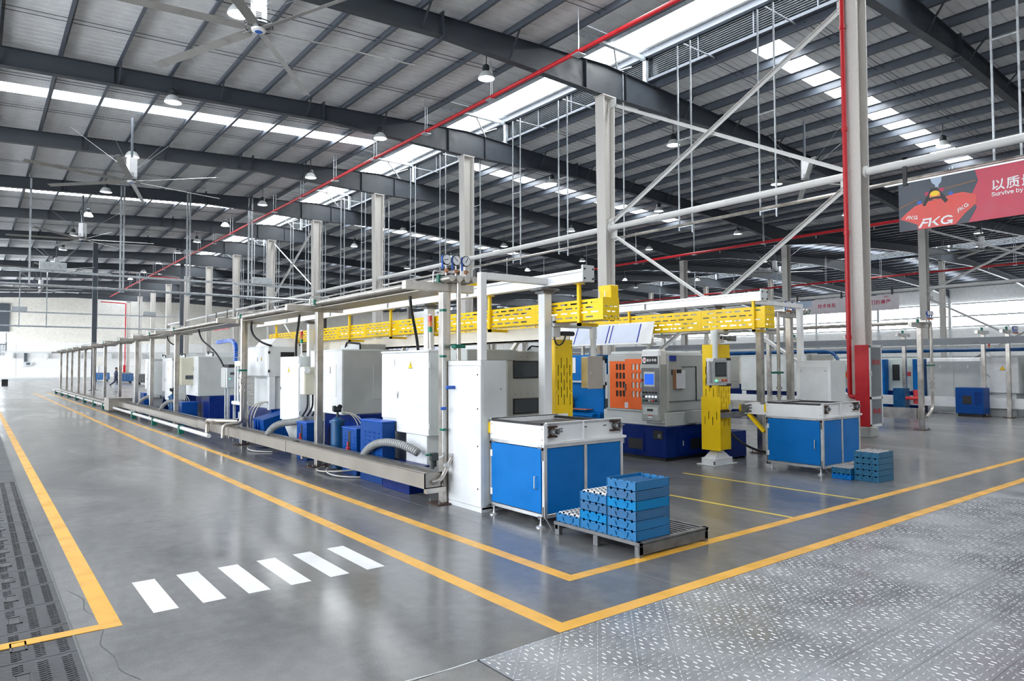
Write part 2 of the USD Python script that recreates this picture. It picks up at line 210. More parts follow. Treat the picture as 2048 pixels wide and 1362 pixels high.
GL = json.loads('''{"以":[[[21,-2,22,0,33,5,41,15,46,30,48,52,54,52,55,51,54,36,51,21,48,14,60,3,63,-3,57,-6,45,8,38,0,28,-5,27,-7,25,-7]],[[23,44,24,47,29,48,36,39,39,32,33,29,28,39]],[[6,3,6,6,9,9,9,49,15,50,16,49,16,12,18,12,28,18,31,18,32,12,11,2,10,0,8,0]]],"质":[[[1,-3,5,4,7,13,8,50,31,51,32,52,55,54,58,51,57,48,40,46,40,41,61,41,62,35,39,35,39,31,57,30,57,6,51,5,50,6,49,23,41,23,41,14,39,7,45,7,61,-1,61,-3,58,-6,55,-6,36,3,24,-5,18,-7,14,-5,13,-1,24,2,30,6,33,10,34,23,24,23,24,6,18,6,18,30,32,30,31,35,15,35,14,13,10,-2,7,-6],[23,44,15,44,15,41,33,41,33,45,24,45]]],"量":[[[2,-5,2,0,8,1,7,7,27,7,28,8,9,9,9,28,3,28,2,33,11,34,10,36,10,52,11,53,53,53,54,52,54,36,53,34,62,33,61,28,55,28,55,9,36,8,37,7,57,7,57,1,62,1,62,-5],[35,22,48,21,49,22,36,23],[36,16,36,14,49,15,48,16],[17,47,46,46,47,47,18,48],[16,22,28,21,29,22,17,23],[29,15,17,16,16,15,28,14]]],"技":[[[1,19,2,21,9,22,10,23,10,35,2,35,2,41,10,41,10,54,11,55,17,55,18,42,23,42,23,44,38,44,38,54,45,55,45,44,60,44,60,38,45,38,45,30,58,30,59,29,59,26,55,17,47,6,56,1,62,0,63,-2,58,-7,45,-1,43,2,41,2,39,0,29,-5,22,-6,20,-3,20,0,28,2,36,8,31,14,27,24,26,24,25,20,17,18,17,-3,16,-5,4,-6,3,0,10,0,10,15,3,14],[34,23,38,15,42,12,50,23,35,24],[17,25,24,26,25,30,38,30,38,38,25,38,24,35,17,35]]],"术":[[[1,5,3,8,8,10,17,18,17,20,22,24,26,31,25,32,4,32,3,38,4,39,28,39,29,55,36,54,36,39,49,39,48,42,46,42,38,49,38,51,43,54,55,44,52,39,60,39,60,32,39,31,46,21,55,12,62,8,62,5,58,1,54,3,37,22,36,-6,35,-7,29,-7,28,-5,28,20,17,8,15,8,8,1,5,1]]],"体":[[[1,26,1,29,5,32,6,36,8,37,15,54,21,53,21,49,19,47,18,42,35,42,36,54,42,55,43,42,61,42,62,41,62,35,47,35,47,33,53,20,63,9,63,7,60,4,57,4,54,8,53,5,43,5,43,-6,42,-7,36,-6,36,5,26,5,25,8,23,7,22,4,19,4,16,6,16,-6,10,-7,9,-6,9,25,7,25,6,22,4,22],[43,12,51,12,44,24,43,24],[34,24,28,11,36,11,36,24],[17,10,26,20,32,34,18,35,17,40,16,39,16,10]]],"现":[[[20,-3,34,9,38,20,38,41,45,42,44,19,48,18,48,1,55,1,56,3,56,11,59,11,62,10,61,-2,58,-5,45,-5,41,-1,40,7,33,-2,25,-7,23,-7,23,-5]],[[2,7,11,10,11,25,3,26,4,31,11,31,11,44,3,44,3,50,26,50,27,52,57,52,57,15,51,15,51,44,49,46,33,46,33,15,27,15,26,45,18,44,18,31,24,31,24,25,18,25,18,12,26,13,27,7,5,0,3,0]]],"我":[[[3,10,2,17,16,20,16,29,3,29,4,36,16,36,16,43,5,42,3,48,21,51,28,54,30,54,34,50,35,54,42,54,42,38,43,36,55,36,51,43,44,49,47,53,50,53,60,42,60,40,58,40,56,37,60,36,62,34,62,30,55,29,55,27,58,26,58,23,48,10,50,3,53,0,56,1,57,11,63,8,62,-1,59,-6,57,-7,49,-6,42,3,39,3,31,-4,28,-4,25,-1,25,2,31,4,39,10,37,27,36,29,23,29,23,21,34,23,35,17,23,14,22,-5,17,-7,8,-7,6,0,16,0,16,12],[44,29,44,21,45,19,47,19,51,24,52,29],[35,48,23,44,23,36,36,36]]],"们":[[[23,51,27,55,29,55,37,41,31,38,27,47]],[[36,46,36,52,60,52,60,-3,57,-6,46,-7,44,-4,44,0,53,0,53,46]],[[21,-7,21,42,27,42,27,-7]],[[1,26,10,42,13,54,20,53,17,42,15,39,15,-6,14,-7,8,-6,8,23,4,21,3,25]]],"的":[[[5,44,12,44,15,55,21,54,19,44,29,44,29,36,31,36,34,42,37,55,44,54,42,44,60,44,59,7,56,-3,53,-5,39,-5,38,1,49,1,51,2,53,14,53,31,54,32,54,38,40,38,35,28,37,28,38,30,41,29,41,27,50,16,50,13,47,11,44,11,36,25,34,27,29,28,29,0,11,0,11,-5,5,-5],[11,7,22,6,22,20,11,20],[12,38,11,26,22,26,22,38]]],"尊":[[[2,7,2,13,40,14,39,15,9,15,8,16,8,39,9,40,23,40,23,42,4,42,3,43,4,48,17,48,15,53,18,55,20,55,25,48,39,48,41,50,42,54,45,55,49,54,48,48,60,48,61,47,60,42,40,42,40,40,55,40,56,39,56,16,47,15,47,13,62,13,62,7,47,7,47,-4,45,-6,32,-7,31,-2,28,-2,27,-4,23,-4,17,3,14,4,14,7],[15,21,48,20,49,21,16,22],[40,34,48,33,49,34,41,35],[23,6,29,1,29,-1,40,-1,40,7,23,7],[25,28,25,27,37,28,35,29,33,35,29,35,28,31],[29,41,34,40,34,42,29,42],[15,32,19,31,22,35,15,35]]],"严":[[[1,-4,1,-1,4,2,6,9,6,29,13,31,12,37,9,40,9,45,6,45,6,51,59,51,59,45,55,45,56,41,54,40,50,31,61,30,61,24,13,24,13,11,10,-1,6,-7],[42,33,44,33,49,45,42,45],[29,31,35,30,35,45,29,45],[15,45,19,37,20,30,22,30,22,45]]],"新":[[[2,5,8,15,2,16,2,22,15,23,15,27,2,27,2,33,9,34,7,42,3,42,3,48,14,48,13,54,15,55,19,55,23,48,34,48,52,52,55,54,60,50,60,48,41,43,41,33,62,33,62,27,56,27,55,26,55,-6,54,-7,49,-7,49,25,48,27,41,27,39,4,34,-6,32,-6,29,-3,30,2,27,2,25,9,22,12,21,-3,18,-5,11,-5,10,1,15,1,15,16,13,16,13,11,7,1,4,1],[21,24,23,22,34,22,34,27,21,27],[28,16,31,8,33,8,34,16],[29,42,27,33,34,33,34,42],[21,14,23,14,23,16,21,16],[14,42,16,33,20,33,22,37,22,42]]],"乡":[[[6,-6,4,1,13,2,29,7,38,12,41,16,35,17,34,16,23,16,22,15,9,14,7,18,8,21,11,21,21,26,26,30,11,30,9,34,10,37,17,40,31,54,34,54,37,52,37,49,26,40,26,38,38,38,46,45,52,42,52,40,48,36,30,25,30,23,41,23,48,24,51,30,58,28,55,20,44,8,22,-3]]],"华":[[[2,9,3,15,28,15,29,22,35,22,35,15,61,15,62,14,61,8,35,8,35,-7,28,-6,28,8,3,8]],[[35,23,33,26,33,34,24,32,22,35,22,38,29,39,33,41,33,54,40,53,41,44,48,46,53,50,56,50,59,47,59,45,51,40,40,37,40,28,54,28,55,35,58,35,61,33,60,25,57,22]],[[2,35,2,37,8,40,16,48,20,55,26,53,25,49,20,44,20,20,13,21,13,35,7,31]]],"琪":[[[1,4,2,7,10,10,10,25,2,26,3,31,9,31,10,32,10,44,2,44,2,50,24,50,24,45,29,45,30,55,36,55,37,45,48,45,49,55,56,54,56,45,61,45,61,39,56,39,56,16,62,15,62,9,53,8,63,-2,60,-6,58,-7,56,-6,56,-4,45,6,46,9,39,9,39,5,35,2,35,0,26,-7,24,-7,21,-4,21,-2,32,7,32,9,24,9,23,6,5,0,2,0],[37,16,49,15,49,20,37,20],[37,27,49,26,49,29,37,29],[37,36,49,35,49,39,37,39],[17,44,16,31,23,30,22,25,16,25,16,12,17,11,21,12,23,15,30,15,30,38,24,39,24,44]]],"消":[[[22,48,22,51,27,53,34,42,33,37,38,37,38,55,44,55,44,37,49,37,48,42,50,43,54,53,61,51,61,49,59,48,54,38,58,36,58,-4,56,-6,45,-7,43,-5,42,-2,43,0,52,0,51,7,30,7,30,-7,23,-6,23,36,28,37,28,38,24,47],[30,26,52,25,52,30,30,30],[31,19,30,13,52,13,52,18,51,19]],[[4,-3,4,0,9,7,14,20,18,19,20,15,10,-6,7,-6]],[[5,49,5,52,7,54,10,54,18,49,20,47,20,44,16,41]],[[2,31,3,36,6,37,15,32,18,28,15,24,13,24,6,30]]],"火":[[[2,-2,3,0,13,4,22,13,26,22,28,32,28,53,35,54,36,48,35,47,35,30,37,20,41,13,48,6,56,2,62,1,62,-2,59,-6,57,-6,46,-1,37,7,32,16,24,4,22,4,15,-3,6,-6]],[[44,24,51,36,52,41,54,42,59,40,59,37,50,20,45,21]],[[4,22,11,34,12,41,13,42,18,41,19,40,18,33,13,22,11,20]]],"栓":[[[1,11,9,27,10,34,10,36,3,36,3,42,12,42,12,55,18,55,18,42,25,41,24,36,19,36,19,32,25,34,32,41,40,55,46,53,45,49,48,47,48,45,63,33,60,27,57,29,55,26,45,25,45,18,57,18,57,12,45,12,45,2,62,2,62,-4,23,-4,23,2,38,2,38,12,27,12,26,13,27,18,38,18,38,26,29,26,29,29,26,27,23,28,25,25,25,21,22,18,20,19,20,21,18,21,18,-7,12,-7,12,17,10,17,10,14,5,6,3,7],[33,33,33,32,51,33,42,43]]]}''')
def cjk(text, size, depth=0.004, gap=1.0):
    """Chinese lettering in the xy plane, reading along +x from the origin"""
    ms = []; s = size / 60.0
    for i, ch in enumerate(text):
        if ch not in GL: continue
        g = [Polygon(list(zip(r[0][::2], r[0][1::2])), [list(zip(k[::2], k[1::2])) for k in r[1:]]).buffer(0) for r in GL[ch]]
        ms.append(extr(affinity.affine_transform(unary_union(g), [s, 0, 0, s, i * size * 1.12 * gap, 0]), depth))
    return trimesh.util.concatenate(ms)
def letters(t, h, depth=0.004, bold=True):
    return meshkit.text_mesh(t, h, depth, bold)
# ---------------------------------------------------------------- floor: slabs, embossed plates, painted lines
floor = struct('floor')
obj('sub_base', bx(-9.2, -18.2, -.12, 97, 119, -.025), 'dark_plate', floor)
G = .003
def slab(x0, y0, x1, y1):
    obj('concrete_slab', bx(x0 + G, y0 + G, -.025, x1 - G, y1 - G, 0, .0015), rnd.choice(['concrete', 'concrete', 'concrete_b', 'concrete_c']), floor)
YJ = [3.5, 8.95, 18.2, 27.4, 36.6, 45.8, 55.0, 64.2, 73.4, 82.6, 91.8, 101, 119]
XJ = [.555, 4.55, 13.5, 22.5, 31.5, 40.5, 52, 64, 80, 97]
for y0, y1 in zip(YJ, YJ[1:]):
    for x0, x1 in zip(XJ, XJ[1:]): slab(x0, y0, x1, y1)
    slab(-9.2, y0, -.76, y1)
slab(.555, -4, 2.45, 3.5); slab(.555, -18.2, 13, -4); slab(-9.2, -18.2, -.76, 3.5); slab(13, -18.2, 40, -4); slab(40, -18.2, 97, 3.5)
for x0, x1 in ((13.0, 22), (22, 31), (31, 40)): slab(x0, -4, x1, 3.5)
# bright embossed steel plates laid between the aisles, 0.34 m squares with raised bars
S = .34
def steel_plate_mesh(w, d, seed):
    r = random.Random(seed); ms = [bx(.0008, .0008, -.025, w - .0008, d - .0008, .0, .001)]
    return ms[0]
def raised_bars(w, d):
    ms = []
    def b(cx, cy, a, l=.032, t=.0078):
        c, s = math.cos(a), math.sin(a); P = []
        for k, (z, q) in enumerate(((0, 1.0), (.0028, .62))):
            for sx, sy in ((-1, -1), (1, -1), (1, 1), (-1, 1)):
                px, py = sx * (l / 2 - (1 - q) * .004), sy * t / 2 * q; P.append((cx + c * px - s * py, cy + s * px + c * py, z))
        ms.append(trimesh.Trimesh(P, [[4, 5, 6], [4, 6, 7], [0, 1, 5], [0, 5, 4], [1, 2, 6], [1, 6, 5], [2, 3, 7], [2, 7, 6], [3, 0, 4], [3, 4, 7]], process=False))
    n = 4
    for i in range(n):
        t = (i + .5) / n * .5
        for sx, sy in ((1, 1), (-1, 1), (1, -1), (-1, -1)):
            b(w / 2 + sx * w * (t), d / 2 + sy * d * t, math.atan2(sy, sx))
    for k in range(1, 4):                                             # the four triangles, bars along their outer edge
        o = k / 8.0 + .06
        m = k
        for i in range(m):
            f = ((i + .5) / m - .5) * 2 * (o - .03)
            for s in (1, -1):
                b(w / 2 + f * w, d / 2 + s * o * d, 0); b(w / 2 + s * o * w, d / 2 + f * d, math.pi / 2)
    return trimesh.util.concatenate(ms)
BARS = raised_bars(S, S)
def plate(i, j, x0, y0):
    p = obj('steel_plate', place(steel_plate_mesh(S, S, 0), (x0, y0, .0005 * rnd.random()), (1, 0, 0), (0, 1, 0)), 'plate', floor)
    b = BARS.copy(); b.apply_translation((x0, y0, .0006)); obj('raised_bar_pattern', b, 'stud', p)
    p.GetStage().GetPrimAtPath(str(p.GetPath()) + '/raised_bar_pattern').SetCustomDataByKey('kind', 'stuff')
NPX, NPY = 31, 13
for j in range(NPY):
    for i in range(NPX):
        x0, y0 = 2.46 + i * S, 3.5 - S * (j + 1)
        q = CR.T @ np.array([x0 + S / 2, y0 + S / 2, -1.8]); u, v = 1024 + 1376.26 * q[0] / max(q[2], .1), 681 + 1376.26 * q[1] / max(q[2], .1)
        if q[2] < 9.2 and -80 < u < 2130 and v < 1450: plate(i, j, x0, y0)
        else:
            obj('steel_plate', bx(x0 + .0008, y0 + .0008, -.025, x0 + S - .0008, y0 + S - .0008, 0, .001), 'plate', floor)
slab(2.46 + NPX * S, -4, 13.0, 3.5); slab(2.45, -4, 2.46 + NPX * S, 3.5 - S * NPY)
# dark embossed trench plates on the left
def dark_plate(y0, d, near):
    x0, x1 = -.75, .55
    p = obj('trench_plate', bx(x0, y0 + .003, -.025, x1, y0 + d - .003, -.001, .002), 'dark_plate', floor)
    if not near: return
    ms = []
    r = random.Random(int(y0 * 10))
    for gx in np.arange(x0 + .1, x1 - .04, .125):
        for gy in np.arange(y0 + .045, y0 + d - .03, .034):
            if abs(gx - (x0 + 1.0)) < .07 and abs(gy - y0 - d / 2) < .10: continue
            if abs(gx - (x0 + .55)) < .07 and abs(gy - y0 - d / 2) < .10: continue
            ms.append(bx(gx - .022, gy - .005, -.001, gx + .012, gy + .005, .0035, .0015)); ms.append(bx(gx + .014, gy + .008, -.001, gx + .034, gy + .016, .003, .001))
    q = obj('raised_rib_pattern', cat(ms), 'dark_stud', p); q.SetCustomDataByKey('kind', 'stuff')
    for gx in (x0 + 1.0, x0 + .55):
        gy = y0 + d / 2
        obj('lifting_slot', cat(bx(gx - .045, gy - .085, -.001, gx - .035, gy + .085, .004), bx(gx + .035, gy - .085, -.001, gx + .045, gy + .085, .004), bx(gx - .045, gy - .085, -.001, gx + .045, gy - .075, .004), bx(gx - .045, gy + .075, -.001, gx + .045, gy + .085, .004), bx(gx - .03, gy - .07, -.001, gx + .03, gy + .07, .001)), 'dark_stud', p)
    obj('bolt_hole', cyl((x1 - .085, y0 + d * .55, -.002), (x1 - .085, y0 + d * .55, .0006), .016, 14), 'black', p)
y = 2.28
while y < 60:
    dark_plate(y, .585, y < 13); y += .585
y = 2.28
while y > -4: y -= .585; dark_plate(y, .585, False)
obj('trench_edge', bx(.545, -4, -.025, .5585, 60, .0035, .0015), 'dark_metal', floor)

def line(x0, y0, x1, y1, m, label, group=None, z=.0014):
    solo('floor_line', bx(x0, y0, 0.0002, x1, y1, z), m, label, 'floor marking', group)
line(3.93, 4.275, 4.055, 58, 'line_yellow', 'yellow painted floor line nearest the left machine row, running into the distance')
line(4.055, 4.275, 24.5, 4.395, 'line_yellow', 'yellow painted floor line across the front, passing under the steel pallet')
line(3.13, 3.505, 3.262, 58, 'line_yellow', 'yellow painted floor line along the walkway beside the white crosswalk bars, middle one of three')
line(3.262, 3.505, 24.5, 3.63, 'line_yellow', 'yellow painted floor line bordering the bright embossed steel plates')
line(.712, 5.50, .842, 58, 'line_yellow', 'yellow painted floor line beside the dark trench plates, leftmost of the lines')
line(-.74, 5.50, .712, 5.61, 'line_yellow', 'short yellow floor line crossing the dark trench plates at the left edge', z=.0040)
line(7.54, 4.395, 7.605, 7.75, 'line_thin', 'thin pale yellow bay line on the floor between crates and first conveyor aisle')
line(9.24, 4.395, 9.305, 7.3, 'line_thin', 'thin pale yellow bay line on the floor in front of the white gantry foot')
for k in range(6):
    line(1.06 + .34 * k, 5.628, 1.23 + .34 * k, 6.52, 'line_white', 'white painted crosswalk bar on the grey floor, %s of six from the left' % ORD[k], 'crosswalk bars')
def crack(pts, w, nm):
    P = rounded(pts, .1, 4); ms = [bar((a[0], a[1], .0004), (b[0], b[1], .0004), w * rnd.uniform(.6, 1.3), .0008) for a, b in zip(P, P[1:])]
    obj('crack', cat(ms), nm, floor)
crack([(.62, 6.6), (.70, 6.3), (.66, 6.0), (.75, 5.75), (.72, 5.45), (.66, 5.2), (.72, 4.95), (.70, 4.7), (.78, 4.5)], .006, 'dark_plate')
crack([(1.3, 3.62), (1.6, 3.55), (1.9, 3.53), (2.2, 3.5), (2.45, 3.5)], .010, 'light_grey')

# ---------------------------------------------------------------- walls
def corrugated(w, h, step=.35, dep=.035):
    P = [(0, 0)]; x = 0
    while x < w - 1e-6:
        e = min(w, x + step); P += [(x + step * .1, dep), (x + step * .2, dep), (x + step * .3, 0), (e, 0)]; x = e
    P += [(w, -.05), (0, -.05)]
    return extr(Polygon(P).buffer(0), h)           # in xy, height along z
RIDGE = (17.4, 70.6); SL = .053
def deck_z(x):
    u = min(abs(x - 17.4), abs(x - 70.6)); return 12.66 - SL * u
FY = [8.2 + 8.72 * k for k in range(-3, 13)]
wall_far = struct('wall_far')
obj('lower_panel', bx(-9.2, 118.4, 0, 97, 119, 5.3), 'wall_white', wall_far); obj('upper_panel', bx(-9.2, 118.55, 5.3, 97, 119, 13.2), 'cream', wall_far)
for k, x in enumerate((4.4, 12.6, 20.8, 29)): obj('panel_joint', bx(x, 118.36, 0, x + .05, 118.4, 5.3), 'light_grey', wall_far)
struct('baseboard_far', bx(-9.2, 118.3, 0, 97, 118.4, .3), 'light_grey')
w1 = struct('window_1')
obj('pane', bx(-2.5, 118.45, 4.0, 3.3, 118.54, 6.6), 'win_pane', w1); obj('frame', cat(*[bx(x, 118.3, 4, x + .08, 118.45, 6.6) for x in (-2.5, -.6, 1.3, 3.25)], bx(-2.5, 118.3, 4.9, 3.3, 118.45, 5.0)), 'col_dark', w1)
obj('louvre', cat(*[bx(-2.5 + .3 * k, 118.25, 3.4, -2.4 + .3 * k, 118.4, 4.9) for k in range(19)]), 'galv', w1)
struct('trim_1', bx(-9.2, 118.2, 6.7, 3.6, 118.54, 10.6), 'col_dark')
wall_right = struct('wall_right'); obj('cladding', bx(97, -18.2, 0, 97.3, 119, 11.5), 'wall_white', wall_right)
for y in FY: obj('wall_post', bx(96.7, y - .15, 0, 97, y + .15, 11), 'light_grey', wall_right)
for z in (2.6, 4.4): obj('wall_rail', bx(96.85, -18.2, z, 97, 119, z + .12), 'light_grey', wall_right)
n = 2
for y in FY[3:12]:
    w = struct('window_%d' % n); n += 1
    obj('pane', bx(96.9, y + .2, 6.4, 96.99, y + 8.5, 9.1), 'win_pane', w); obj('frame', cat(bx(96.8, y + .2, 7.55, 96.9, y + 8.5, 7.72), bx(96.8, y + .2, 6.25, 96.9, y + 8.5, 6.4), bx(96.8, y + .2, 9.1, 96.9, y + 8.5, 9.25)), 'light_grey', w)
wl = struct('wall_left'); wm = lambda *a: obj('cladding', bx(*a), 'wall_white', wl)  # left wall out of view, its openings placed for the unseen lights
wm(-9.6, -18.2, 0, -9.2, 4, 7.4); wm(-9.6, 20, 0, -9.2, 74, 7.4); wm(-9.6, -18.2, 9.8, -9.2, 74, 11.6); wm(-9.6, -18.2, 7.4, -9.2, -5, 9.8); wm(-9.6, 74, 9, -9.2, 119, 11.6); wm(-9.6, 116, 0, -9.2, 119, 9); wm(-9.6, 4, 5.8, -9.2, 20, 7.4); wm(-9.6, 4, 0, -9.2, 20, .6)
obj('window_mullion', cat(*[bx(-9.35, y, 7.4, -9.25, y + .08, 9.8) for y in np.arange(-5, 74.1, 3)]), 'light_grey', wl)  # bars of the unseen high opening on the left
obj('gate_frame', cat(*[bx(-9.35, y, 0, -9.25, y + .1, 9) for y in np.arange(74, 116.1, 3)], *[bx(-9.35, y, .6, -9.25, y + .08, 5.8) for y in np.arange(4, 20.1, 2)], *[bx(-9.35, 4, z, -9.25, 20, z + .08) for z in (.6, 3.2, 5.7)]), 'light_grey', wl)  # bars of the unseen low openings in front of the left lights
wn = struct('wall_near'); obj('cladding', bx(-9.2, -18.6, 0, 97, -18.2, 13.2), 'wall_white', wn)

# ---------------------------------------------------------------- ceiling: ribbed deck with skylights, purlins, sag rods, ridge monitors
ceiling = struct('ceiling')
def deck(x0, x1, y0, y1, m='deck'):
    """ribbed sheet between x0 and x1 (down the slope), ribs along x"""
    P = [(y0, .06)]; n = max(1, int(round((y1 - y0) / .30))); st = (y1 - y0) / n
    for i in range(n):
        y = y0 + i * st; P += [(y, 0), (y + st * .86, 0), (y + st * .90, .035), (y + st * .96, .035)]
    P += [(y1, 0), (y1, .06)]
    V = []; za, zb = deck_z(x0), deck_z(x1)
    for x, z in ((x0, za), (x1, zb)): V += [(x, p, z + q) for p, q in P]
    k = len(P); F = [[i, (i + 1) % k, (i + 1) % k + k] for i in range(k)] + [[i, (i + 1) % k + k, i + k] for i in range(k)]
    obj('roof_sheet', trimesh.Trimesh(V, F, process=False), m, ceiling)
def sky_strip(x0, x1, y0, y1, lo, hi):
    za, zb = deck_z(x0), deck_z(x1); T = .05
    V = [(x, y, z + t) for x, z in ((x0, za), (x1, zb)) for y in (y0, y1) for t in (.012, T)]
    obj('skylight', trimesh.convex.convex_hull(np.array(V)), 'sky_pane', ceiling)
SLOPES = [(-9.2, 14.75), (20.05, 44.0), (44.0, 67.95), (73.25, 97.0)]
def lit(k): return (k - 3) % 2 == 0 or k >= 12                               # skylit bays: every second one, plus unseen far-end ones lighting the far wall
for k, (y0, y1) in enumerate(zip(FY, FY[1:])):
    for s, (x0, x1) in enumerate(SLOPES):
        if s == 3 and y1 < -5: continue
        if lit(k):
            c = (y0 + y1) / 2 + .12
            deck(x0, x1, y0, c - .52); deck(x0, x1, c + .52, y1); a, b = (x0 + 6.5, x1 - .02) if s in (0, 2) else (x0 + .02, x1 - 5.5)
            if s == 0: a = -2.6
            deck(min(x0, a), a, c - .52, c + .52) if a > x0 + .05 else None; deck(b, x1, c - .52, c + .52) if b < x1 - .05 else None
            sky_strip(a, b, c - .5, c + .5, 0, 0)
        else: deck(x0, x1, y0, y1)
deck(-9.2, 14.75, FY[-1], 119); deck(20.05, 44, FY[-1], 119); deck(44, 67.95, FY[-1], 119)
zp = .27
def purlin(x, s):
    z = deck_z(x) - .002; f = .095
    P = Polygon([(x - f * s, z), (x + .004 * s, z), (x + .004 * s, z - zp + .008), (x + f * s, z - zp + .008), (x + f * s, z - zp), (x - .004 * s, z - zp), (x - .004 * s, z - .008), (x - f * s, z - .008)]).buffer(0)
    obj('purlin', prof_y(P, -18, 118.5), 'purlin', ceiling)
PX = []
for r in RIDGE:
    for k in range(15):
        for s in (-1, 1):
            x = r + s * (2.72 + 1.59 * k)
            if -9 < x < 97: purlin(x, s); PX.append(x)
for k, (y0, y1) in enumerate(zip(FY[3:], FY[4:])):                  # sag rods, two pairs a bay on the slopes in view
    if k > 6: continue
    for (x0, x1) in SLOPES[:2]:
        for f in (.30, .70):
            for d in (-.13, .13):
                y = y0 + (y1 - y0) * f + d; obj('sag_rod', cyl((x0, y, deck_z(x0) - .13), (x1, y, deck_z(x1) - .13), .010, 5), 'dark_steel', ceiling)
for r in RIDGE:                                                       # the ridge monitor: white sheet, translucent strip, louvred side
    xl, xr = r - 2.5, r + 2.5
    for k, (y0, y1) in enumerate(zip(FY, FY[1:])):
        obj('monitor_sheet', bx(xl - .1, y0 + .02, 13.58, r + .25, y1 - .02, 13.62), 'deck_white', ceiling)
        if r < 50:
            for i in range(12): obj('monitor_rib', bx(xl, y0 + .36 + i * .72, 13.545, r + .2, y0 + .40 + i * .72, 13.58), 'deck_white', ceiling) if 3 <= k <= 9 else None
        obj('monitor_skylight', bx(r + .62, y0 + .05, 13.58, xr - .42, y1 - .05, 13.63), 'mon_pane', ceiling)
        obj('monitor_sheet', bx(r + .25, y0 + .02, 13.60, r + .62, y1 - .02, 13.64), 'deck', ceiling); obj('monitor_sheet', bx(xr - .42, y0 + .02, 13.60, xr + .1, y1 - .02, 13.64), 'deck', ceiling)
        nb = 11
        blades = [bar((xr + .02, y0 + .1, 12.62 + .078 * i), (xr + .02, y1 - .1, 12.62 + .078 * i), .085, .010, (-.55, 0, 1)) for i in range(nb)]
        if r < 50 and 3 <= k <= 7:
            for b in blades: obj('louvre_blade', b, 'galv', ceiling)
        else: obj('louvre_blades', cat(blades), 'galv', ceiling).SetCustomDataByKey('kind', 'stuff')
        obj('louvre_backing', bx(xr + .14, y0, 12.5, xr + .16, y1, 13.6), 'dark_steel', ceiling)
        obj('louvre_mullion', cat(*[bx(xr - .06, y0 + (y1 - y0) * f - .02, 12.5, xr - .02, y0 + (y1 - y0) * f + .02, 13.5) for f in (.25, .5, .75)]), 'purlin', ceiling)
        obj('monitor_side', bx(xl - .12, y0, 12.5, xl - .1, y1, 13.6), 'light_grey', ceiling)
    obj('monitor_beam', bx(xr - .22, -18, 13.36, xr - .02, 118, 13.58), 'purlin', ceiling)
    obj('monitor_beam', bx(xr - .10, -18, 12.46, xr + .05, 118, 12.56), 'purlin', ceiling)
    obj('monitor_purlin', bx(r + .15, -18, 13.40, r + .28, 118, 13.58), 'purlin', ceiling)
    obj('monitor_purlin', bx(r + .34, -18, 13.44, r + .58, 118, 13.60), 'galv', ceiling)
    for k, y in enumerate(FY[3:13]):
        obj('monitor_crossbar', bx(xl, y + .12, 13.28, xr, y + .28, 13.42), 'galv', ceiling); obj('monitor_post', bx(xr - .16, y + .12, 12.3, xr - .02, y + .28, 13.4), 'galv', ceiling)
        obj('monitor_brace', cat(bar((r + .7, y + .2, 13.3), (xr - .1, y + 1.5, 12.6), .05, .05), bar((xr - .9, y + 1.1, 12.95), (xr - .1, y + .9, 13.3), .04, .04)), 'light_grey', ceiling)

# ---------------------------------------------------------------- frames: rafters and columns
def under(u):
    return 11.28 + .15 * u / 6.8 if u < 6.8 else 11.43 - .0512 * (u - 6.8) if u < 21 else 10.703 - (u - 21) * .125
def rafter(y, r, s, label, detail):
    t = thing('roof_rafter', label, 'roof beam', 'dark steel roof rafters', (r, y, 0))
    us = [0, 3.4, 6.8, 14, 21, 26.6]; tp = [(s * u, 12.66 - SL * u - zp - (0 if u else .0)) for u in us]; bt = [(s * u, under(u)) for u in us]
    obj('web', prof_y(Polygon(tp + bt[::-1]).buffer(0), -.008, .008), 'dark_steel', t)
    def fl(pts, th, w): return prof_y(Polygon(pts + [(x, z + th) for x, z in pts[::-1]]).buffer(0), -w / 2, w / 2)
    obj('bottom_flange', fl([(x, z - .014) for x, z in bt], .016, .26), 'dark_steel', t); obj('top_flange', fl([(x, z - .016) for x, z in tp], .014, .24), 'dark_steel', t)
    if not detail: return t
    for u in (1.0, 6.8, 14.0):
        z0, z1 = under(u), 12.66 - SL * u - zp; obj('stiffener', bx(s * u - .009, -.12, z0, s * u + .009, .12, z1), 'dark_steel', t)
    u = 6.8; obj('splice_plate', bx(s * u - .02, -.15, under(u) - .07, s * u + .02, .15, 12.66 - SL * u - zp + .12), 'dark_steel', t)
    for k in range(1, 13, 2):
        u = 2.72 + 1.59 * k; z1 = 12.66 - SL * u - .2
        if u < 21: obj('fly_brace', bar((s * u, -.05, under(u) + .03), (s * u, -.62, z1), .045, .045), 'dark_steel', t)
    return t
for k, y in enumerate(FY):
    for r, s, nm in ((17.4, -1, 'left slope over the walkway'), (17.4, 1, 'right slope beyond the column row'), (70.6, -1, 'far right nave, near slope'), (70.6, 1, 'far right nave, far slope')):
        if r > 50 and (y < 5 or y > 95): continue
        if y < -15 and s < 0: continue
        i = k - 3
        if i < 0: lab = 'dark roof rafter, %s, %s behind the camera' % (nm, ORD[-i - 1])
        else: lab = 'dark roof rafter, %s, %s from the camera' % (nm, ORD[i])
        rafter(y, r, s, lab, r < 50 and 3 <= k <= 9)

